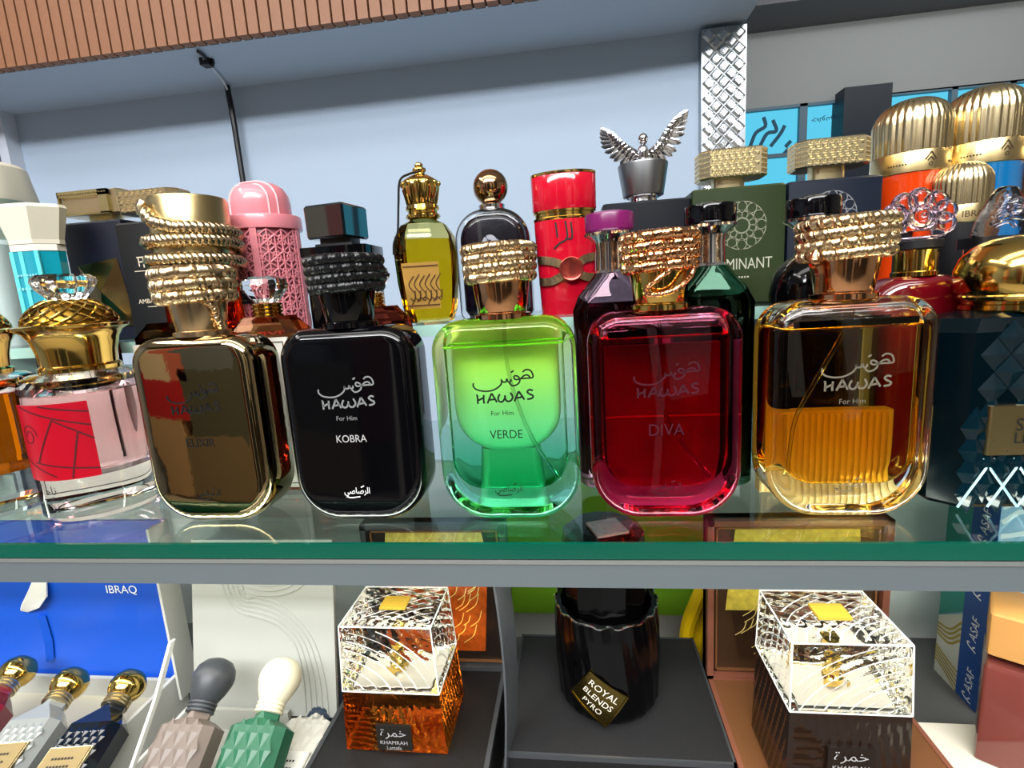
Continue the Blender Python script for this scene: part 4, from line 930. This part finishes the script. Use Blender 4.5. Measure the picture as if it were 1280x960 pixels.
def picture_box(label, x0, x1, y0, y1, zt, lid_h, lid_x0, lid_x1, frame, inner, tray, floor_m, art):
    cx = (x0 + x1) / 2; t = thing('gift_box', label, 'gift box', (cx, (y0 + y1) / 2, ZL))
    h = zt - ZL; X0, X1 = x0 - cx, x1 - cx; yy = (y1 - y0) / 2
    m = MB(); m.box(X0, X1, -yy, yy, 0, h - .004); m.build('tray', tray, t, smooth=0)
    m = MB(); m.box(X0, X0 + .003, -yy, yy, h - .004, h); m.box(X1 - .003, X1, -yy, yy, h - .004, h); m.box(X0, X1, yy - .003, yy, h - .004, h); m.box(X0, X1, -yy, -yy + .003, h - .004, h)
    m.build('tray_rim', frame, t, smooth=0)
    MB().box(X0 + .003, X1 - .003, -yy + .003, yy - .003, h - .004, h - .0005).build('insert', floor_m, t, smooth=0)
    LX0, LX1 = lid_x0 - cx, lid_x1 - cx; y = yy + .0005; b = .0042; Z0, Z1 = h - .002, h + lid_h
    lid = MB().box(LX0, LX1, y + .002, y + .010, Z0, Z1).build('lid', inner, t, smooth=0)
    m = MB()
    for q in ((LX0, LX0 + b, Z0, Z1), (LX1 - b, LX1, Z0, Z1)): m.box(q[0], q[1], y - .003, y + .010, q[2], q[3])
    for q in ((LX0, LX1, Z0, Z0 + b), (LX0, LX1, Z1 - b, Z1)): m.box(q[0], q[1], y - .003, y + .010, q[2], q[3])
    m.build('lid_frame', frame, lid, smooth=0)
    if art:
        m = MB(); g = .0062
        for q in ((LX0 + g, LX0 + g + .0012, Z0 + g, Z1 - g), (LX1 - g - .0012, LX1 - g, Z0 + g, Z1 - g), (LX0 + g, LX1 - g, Z0 + g, Z0 + g + .0012), (LX0 + g, LX1 - g, Z1 - g - .0012, Z1 - g)): m.box(q[0], q[1], y + .0002, y + .002, q[2], q[3])
        m.build('lid_border', mat('copper line', '#9a6a44', .3, .6), lid, smooth=0)
        lid_art(lid, LX0 + .009, LX1 - .009, Z0 + .009, Z1 - .002, y + .0012, *art)
    return t
picture_box('black gift box with an amber bottle pictured in its raised lid', -.1765, -.0625, -.004, .1055, -.157, .118, -.1650, -.0560, BOXE, mat('dark lid card', '#1b110b', .5), BOXB, BOXB, ('#a8480e', '#e0bd5c', 5, .60))
picture_box('brown gift box with a gold bottle pictured in its raised lid', .0840, .2020, -.020, .1035, -.1565, .120, .0835, .2000, PBR, mat('brown lid card', '#3a2614', .45), BROWN, BROWN, ('#2e1e12', '#dcbc4a', 9, .40))

# plain black box and the fluted black bottle standing on it
t = thing('gift_box', 'plain black velvet-topped box under the fluted black bottle', 'gift box', (.0145, .0895, ZL))
MB().box(-.069, .069, -.0560, .0560, 0, .0395).build('tray', BOXB, t, smooth=0)
MB().box(-.0675, .0675, -.0545, .0545, .0395, .0425).build('velvet_top', mat('black velvet', '#161618', .8, bump='noise', bscale=1500, bstr=.3, noise=.3), t, smooth=0)
m = MB()
for q in ((-.069, -.0675, -.056, .056), (.0675, .069, -.056, .056), (-.069, .069, -.056, -.0545), (-.069, .069, .0545, .056)): m.box(q[0], q[1], q[2], q[3], .0395, .043)
m.build('tray_rim', BOXE, t, smooth=0)
m = MB(); rings = []
for k in range(9):
    z = .012 + .150 * k / 8; x = -.0705 + .006 * math.sin(k / 8 * PI * .8) ; rings.append([(x - .0006, -.060, z), (x + .0006, -.060, z), (x + .0046, -.035, z), (x + .0034, -.035, z)])
m.loft(rings); m.build('side_flap', mat('grey plastic flap', '#4c5054', .25, 0, .5), t)

t = thing('perfume_bottle', 'fluted black bottle with a wavy silver rim and gold diamond tag', 'perfume bottle', (.0130, .0885, -.1570), 0)
flu = lambda a, z: 1 + .028 * abs(math.cos(11 * a + z * 45))
pf = [(.026, 0), (.0310, .0010), (.0335, .006), (.0345, .030), (.0345, .060), (.0335, .0715)]
BLK = mat('black fluted glass', '#030304', .16, 0, .35)
m = MB(); m.lathe([(r, z) for r, z in sum([[(a[0] + (b[0] - a[0]) * q / 4, a[1] + (b[1] - a[1]) * q / 4) for q in range(4)] for a, b in zip(pf, pf[1:])], [])] + [pf[-1], (.0300, .0715), (.0290, .060), (.0004, .058)], 128, mod=lambda a, z: flu(a, z) if z > .001 else 1); m.build('vessel', BLK, t, smooth=60)
m = MB(); m.tube([(.0336 * flu(2 * PI * k / 128, .0715) * math.cos(2 * PI * k / 128), .0336 * flu(2 * PI * k / 128, .0715) * math.sin(2 * PI * k / 128), .0718 + .0008 * math.cos(16 * 2 * PI * k / 128)) for k in range(128)], .0007, 5, True); m.build('silver_rim', SILVER, t)
m = MB(); m.lathe([(.0240, .0582), (.0270, .064), (.0280, .085), (.0285, .108), (.0270, .1200), (.020, .1255), (.0004, .126)], 11, mod=lambda a, z: 1 + .05 * math.cos(3 * a + 90 * z)); m.build('faceted_cap', BLK, t, smooth=12)
m = MB(); M_ = Matrix.Translation((.002, -.010, .1265)) @ Matrix.Rotation(.35, 4, 'Z'); m.box(-.0105, .0105, -.0105, .0105, 0, .0015, M_); m.build('silver_square', mat('rosy foil', '#c9a6a2', .25, .7, bump='noise', bscale=120, bstr=.5), t, smooth=0)
fv = lambda u, v, R_=.0358: (R_ * math.sin(u / R_), -R_ * math.cos(u / R_), v)
rot = lambda u, v, a=-.62, c=(-.0085, .0225): (c[0] + u * math.cos(a) - v * math.sin(a), c[1] + u * math.sin(a) + v * math.cos(a))
m = MB(); s = .0145; n = 6; vs = []; fs = []
for j in range(n + 1):
    for i in range(n + 1):
        u, v = -s + 2 * s * i / n, -s * .88 + 1.76 * s * j / n; vs.append(fv(*rot(u, v), .0362))
for j in range(n):
    for i in range(n): a = j * (n + 1) + i; fs.append((a, a + 1, a + n + 2, a + n + 1))
m.add(vs, fs); b0 = len(m.v)
edge = [rot(-s, -s * .88), rot(s, -s * .88), rot(s, s * .88), rot(-s, s * .88)]
for (a, b) in zip(edge, edge[1:] + edge[:1]): m.tube([fv(a[0] + (b[0] - a[0]) * k / 5, a[1] + (b[1] - a[1]) * k / 5, .0362) for k in range(6)], .0007, 4)
lo = m.build('gold_tag', mat('antique gold tag', '#7c6a35', .25, 1), t, smooth=20)
m = MB(); f2 = lambda u, v: fv(*rot(u, v), .0366)
text(m, 'ROYAL', .0215, f2, 0, .0070, .95); text(m, 'BLENDS', .0215, f2, 0, .0, .95); text(m, 'PYRO', .0140, f2, 0, -.0068, .95); m.build('tag_lettering', mat('cream print', '#e6dfcc', .4), lo, smooth=0)

# yellow ribbon handle behind
t = thing('ribbon_handle', 'bright yellow ribbon loop rising beside the black box and the brown lid', 'ribbon', (.0815, .160, ZL))
m = MB(); P = cr([(.0, .0, .0), (-.002, -.006, .03), (-.001, -.012, .055), (.005, -.016, .078), (.010, -.016, .092), (.011, -.012, .100), (.013, -.002, .098), (.012, .004, .07), (.008, .008, .0)], 6)
m.tube([tuple(p) for p in P], .0056, 8); m.build('ribbon', mat('yellow satin', '#f2c40c', .35), t)
MB().sphere((.0085, -.0165, .093), .0062, 12, 8).build('knot', MATS['yellow satin'], t)

# blue and white carton at the right
t = thing('carton', 'tall blue carton with a dark blue lettered band and marbled sides', 'carton', (.305, .1480, ZL))
MB().box(-.026, .030, -.0235, .0235, 0, .168).build('carton_body', mat('pale blue marble', '#8fb3cf', .4, noise=.35, bscale=90), t, smooth=0)
m = MB(); m.box(-.0264, -.026, -.0235, -.0005, 0, .168); m.build('blue_band', mat('deep blue band', '#1c4a92', .4), t, smooth=0)
m = MB(); m.add([(-.0263, -.0005, .168), (-.0263, .0235, .168), (-.0263, .0235, .050), (-.0263, -.0005, .068)], [(0, 3, 2, 1)]); m.build('teal_panel', mat('teal print', '#178a7c', .4), t, smooth=0)
m = MB(); m.add([(-.0263, -.0005, .066), (-.0263, .0235, .049), (-.0263, .0235, .0), (-.0263, -.0005, .0)], [(0, 3, 2, 1)]); m.build('cream_panel', mat('cream marble print', '#cfcdbf', .4, noise=.1, bscale=60), t, smooth=0)
m = MB(); fx = lambda u, v: (-.0266, u, v)
for k in range(5): strokes(m, [[(.0235, .012 + .003 * k), (.012, .008 + .003 * k), (-.0005, .001 + .004 * k)]], .0016, fx)
for k in range(4): strokes(m, [[(.0235, .034 + .003 * k), (.010, .034 + .004 * k), (-.0005, .044 + .005 * k)]], .0018, fx)
m.build('gold_veins', mat('gold ochre print', '#a8913c', .4), t, smooth=0)
m = MB(); fb = lambda u, v: (-.0268, -.012 - u, v)
for z in (.020, .062, .104, .146): text(m, 'ASAF', .019, fb, .0008, z, 1.2, PI / 2 - .10); strokes(m, [[(.0040, z - .017), (.001, z - .0165), (-.0035, z - .0150), (-.0042, z - .013), (-.002, z - .0125)], [(.0005, z - .0155), (.003, z - .013)]], .0011, fb)
m.build('band_lettering', INKW, t, smooth=0)
m = MB(); ff = lambda u, v: (u, -.0238, v); rnd = random.Random(2)
for k in range(16):
    z = .01 + .01 * k; strokes(m, [[(-.025, z), (-.012, z + rnd.uniform(-.006, .010)), (.004, z + rnd.uniform(-.008, .008)), (.029, z + rnd.uniform(-.01, .01))]], rnd.uniform(.0012, .004), ff)
m.build('front_marbling', mat('white marble print', '#d8e4ea', .4), t, smooth=0)

# cream box with the pink bottle on it
t = thing('gift_box', 'low cream box under the pink glass bottle', 'gift box', (.258, .022, ZL))
MB().box(-.054, .055, -.062, .050, 0, .038).build('base', mat('cream card', '#d6d0be', .55), t, smooth=0)
MB().box(-.055, .056, -.063, .051, .034, .040).build('lid', MATS['cream card'], t, smooth=0)
t = thing('perfume_bottle', 'chunky pink glass bottle with a tan wooden block cap at the right edge', 'perfume bottle', (.2535, .0475, -.160), -.62)
PK = mat('rose glass', '#6c3630', .12, 0, .5, coat=.3)
loft_rr([(0, .054, .036, .002), (.001, .056, .038, .002), (.0595, .056, .038, .002), (.0625, .053, .035, .002)], 2).build('body', PK, t, smooth=40)
loft_rr([(.0622, .022, .018, .006), (.0675, .022, .018, .006)], 4).build('neck', PALEGOLD, t)
loft_rr([(.0672, .053, .033, .002), (.068, .055, .035, .002), (.0920, .055, .035, .002), (.0930, .053, .033, .002)], 2).build('wooden_cap', mat('tan wood', '#bd8a4c', .55, noise=.12, bscale=60), t, smooth=40)

# ------------------------------------------------------------------ open boxes with reclining bottles at the left
FOAM = mat('cream foam insert', '#aaa595', .8, noise=.05, bscale=60)
GREYC = mat('grey embossed card', '#a2a49d', .6)
BLUEC = mat('royal blue card', '#0d4fc0', .4)
# blue box
t = thing('gift_box', 'open gift box with royal blue lid and cream tray', 'gift box', (-.405, .005, ZL))
MB().box(-.110, .088, -.09, .080, 0, .024).build('tray', FOAM, t, smooth=0)
MB().box(.086, .089, -.09, .082, 0, .049).build('tray_side', mat('white card', '#bfc0b9', .5), t, smooth=0)
m = MB(); m.box(-.110, .086, .0795, .0825, 0, .040); m.build('tray_back', mat('grey white card', '#a9aaa4', .6), t, smooth=0)
lid = MB().box(-.120, .0925, .085, .088, .032, .172).build('lid', BLUEC, t, smooth=0)
m = MB(); m.box(.0925, .0945, .070, .088, .032, .172); m.build('lid_side', mat('white card', '#bfc0b9', .5), lid, smooth=0)
m = MB(); m.box(-.120, .0925, .0815, .085, .032, .0395); m.build('lid_ledge', mat('dark blue card', '#0b3d98', .4), lid, smooth=0)
m = MB(); fn = lambda u, v: (u, .0846, v); text(m, 'IBRAQ', .0265, fn, .0465, .1148); m.build('lid_lettering', INKW, lid, smooth=0)
m = MB(); m.loft([[(-.036 + x, .0835 - b, z), (-.033 + x, .0815 - b, z)] + [(-.030 + x + wx, .083 - b, z - .002), (-.030 + x + wx, .0842 - b, z - .002)] for x, wx, b, z in ((-.010, .001, .001, .098), (-.004, .010, .004, .104), (.002, .012, .003, .113), (.008, .006, .001, .124))]); m.build('torn_paper', mat('torn white paper', '#d9dad4', .7), lid, smooth=40)
m = MB(); m.loft([[(-.030 + x, .0838, z), (-.026 + x, .0810, z), (-.022 + x, .0838, z)] for x, z in ((-.006, .052), (-.003, .070), (-.004, .092))]); m.build('torn_strip', BLUEC, lid, smooth=0)
# grey box
t = thing('gift_box', 'open grey box with wavy embossed lid and pale tray, left of the black box', 'gift box', (-.232, -.005, ZL))
MB().box(-.055, .052, -.085, .062, 0, .026).build('tray', mat('pale grey tray', '#a3a49b', .7), t, smooth=0)
MB().box(-.0575, -.055, -.085, .064, 0, .044).build('tray_side', mat('white card', '#bfc0b9', .5), t, smooth=0)
m = MB(); m.box(-.055, .020, .062, .065, 0, .042); m.build('tray_back', mat('pale grey tray', '#a3a49b', .7), t, smooth=0)
lm = Matrix.Translation((0, .066, .036)) @ Matrix.Rotation(-.20, 4, 'X')
lid = MB().box(-.056, .0540, 0, .003, 0, .125, lm).build('lid', GREYC, t, smooth=0)
m = MB(); fl_ = lambda u, v: tuple(lm @ Vector((u, -.0002, v)))
for k in range(7):
    d = .0042 * k; P = cr([(-.034 + d, .105, 0), (-.030 + d * .9, .088, 0), (-.020 + d * .5, .074 + d * .55, 0), (-.004, .0695 + d * .85, 0), (.012 + d * .2, .064 + d * .8, 0), (.024 + d * .75, .050 + d * .35, 0), (.0295 + d * .95, .028, 0), (.031 + d, .003, 0)], 6)
    if k < 5: m.tube([fl_(p.x, p.y) for p in P if p.y <= .1245 and p.x < .053], .0009, 5)
for k in range(4):
    r_ = .008 + .0045 * k; m.tube([fl_(.004 + r_ * 1.5 * math.cos(PI + PI * q / 16), .1020 + r_ * .8 * math.sin(PI + PI * q / 16)) for q in range(17)], .0006, 5)
m.build('embossed_waves', GREYC, lid, smooth=60)
m = MB(); m.loft([[(-.056, .060 - a, z), (-.0540, .060 - a, z), (-.0540, .0585 - a - .003, z), (-.056, .0585 - a - .003, z)] for a, z in ((0, .100), (.02, .072), (.045, .045), (.075, .030))]); m.build('lid_ribbon', mat('white ribbon', '#cfd0c8', .6), lid, smooth=0)

def mini(label, neck, incl, rz, body, cap, ring, plate, words, ink, egg=False, glassy=False):
    """Small flat faceted bottle lying back in its tray; neck = world point where the cap ring begins."""
    L = .064; dr = Vector((-math.sin(rz) * math.cos(incl), math.cos(rz) * math.cos(incl), math.sin(incl)))
    t = thing('perfume_bottle', label, 'perfume bottle', Vector(neck) - dr * L, 0); t.rotation_euler = (-(PI / 2 - incl), 0, rz)
    w_, d = .036, .022
    m = MB(); loft_rr([(0, w_ - .004, d - .004, .004), (.002, w_, d, .005), (.048 if not egg else .0555, w_, d, .005), (.0560 if not egg else .0590, .024, .017, .006), (.0600, .0165, .0150, .006), (L, .0155, .0145, .007)], 1, mb=m); m.build('body', body, t, smooth=15)
    m = MB(); y = -d / 2
    if egg:
        for r_ in range(6):
            for c_ in range(4):
                x = -.0120 + .0080 * c_ + (.0040 if r_ % 2 else 0); z = .009 + .0085 * r_
                if abs(x) < .0140: pyr(m, x, z, .0037, .0078, y, .0011)
    else:
        for r_ in range(10):
            for c_ in range(6):
                x = -.0128 + .0052 * c_ + (.0026 if r_ % 2 else 0); z = .006 + .0040 * r_
                if abs(x) < .0145: pyr(m, x, z, .0022, .0034, y, .0010)
    m.build('diamond_relief', body, t, smooth=0)
    m = MB(); m.box(-.0125, .0125, y - .0030, y - .0005, .010, .031); lo = m.build('label_plate', plate, t, smooth=0)
    m = MB(); m.box(-.0132, .0132, y - .0024, y - .0003, .0092, .0318); m.build('plate_frame', ring if not egg else body, lo, smooth=0)
    m = MB(); fn = lambda u, v: (u, y - .0033, v)
    for k, s in enumerate(words): text(m, s, .0185 - .004 * k if len(s) > 5 else .014, fn, 0, .0245 - .0046 * k, 1.2)
    m.build('lettering', ink, lo, smooth=0)
    z = L - .0005; m = MB(); pr_ = []
    for k in range(3): pr_ += [(.0076, z + .0022 * k), (.0086, z + .0004 + .0022 * k), (.0086, z + .0015 + .0022 * k), (.0076, z + .0020 + .0022 * k)]
    m.lathe(pr_, 36); m.build('cap_rings', cap if egg else ring, t)
    z += .0062; m = MB()
    if egg: m.lathe([(.0076, z), (.0082, z + .0006), (.0108, z + .0055), (.0130, z + .0115), (.0132, z + .0150), (.0118, z + .0200), (.0085, z + .0238), (.004, z + .0256), (.0004, z + .0260)], 40)
    else: m.lathe([(.0076, z), (.0082, z + .0006), (.0106, z + .004), (.0118, z + .0085), (.0112, z + .0130), (.0085, z + .0170), (.0045, z + .0188), (.0004, z + .0192)], 40)
    m.build('cap', cap, t)
    return t
AGED = mat('aged gold plate', '#8d7b52', .5, .35); BLKF = mat('blue black faceted glass', '#0a121c', .06, 0, .8, coat=.7); REDF = mat('wine glass', '#6e1a2c', .1, 0, .7, coat=.5)
CLF = mat('clear faceted glass', '#868b88', .1, 0, .8, coat=.4)
mini('clear faceted small bottle with gold ball cap, middle of the blue box', (-.376, .040, -.143), .30, .16, CLF, GOLD, PALEGOLD, AGED, ('~', '~'), INKB)
mini('black faceted small bottle with gold ball cap and gold plate in the blue box', (-.3290, .040, -.143), .30, .14, BLKF, GOLD, PALEGOLD, AGED, ('~', '~'), INKB)
mini('wine red small bottle with gold ball cap at the left end of the blue box', (-.4320, .050, -.143), .30, .16, REDF, GOLD, PALEGOLD, AGED, ('~', '~'), INKB)
mini('taupe quilted small bottle with a dark grey egg cap and charcoal label', (-.2470, .022, -.1270), .60, .02, mat('taupe lacquer', '#6f645c', .4), mat('charcoal plastic', '#3a3e42', .4), None, mat('charcoal label', '#33363a', .4), ('GREY PEARL', 'DIAMOND'), INKW, True)
mini('emerald quilted small bottle with a cream egg cap and mint label', (-.2010, .024, -.1270), .60, .0, mat('emerald lacquer', '#245c42', .35), mat('cream plastic', '#ddd6b8', .4), None, mat('mint label', '#c4dac8', .5), ('EMERALD ROSE', '~'), mat('green grey ink', '#4e6a58', .5), True)
mini('small dark-capped bottle lying half hidden beside the black picture box', (-.1915, .060, -.1655), .12, .0, mat('pale quilted lacquer', '#c6c5ba', .4), mat('slate plastic', '#34404e', .3), None, mat('pale label', '#d8d8d0', .5), ('~', '~'), INKB, True)
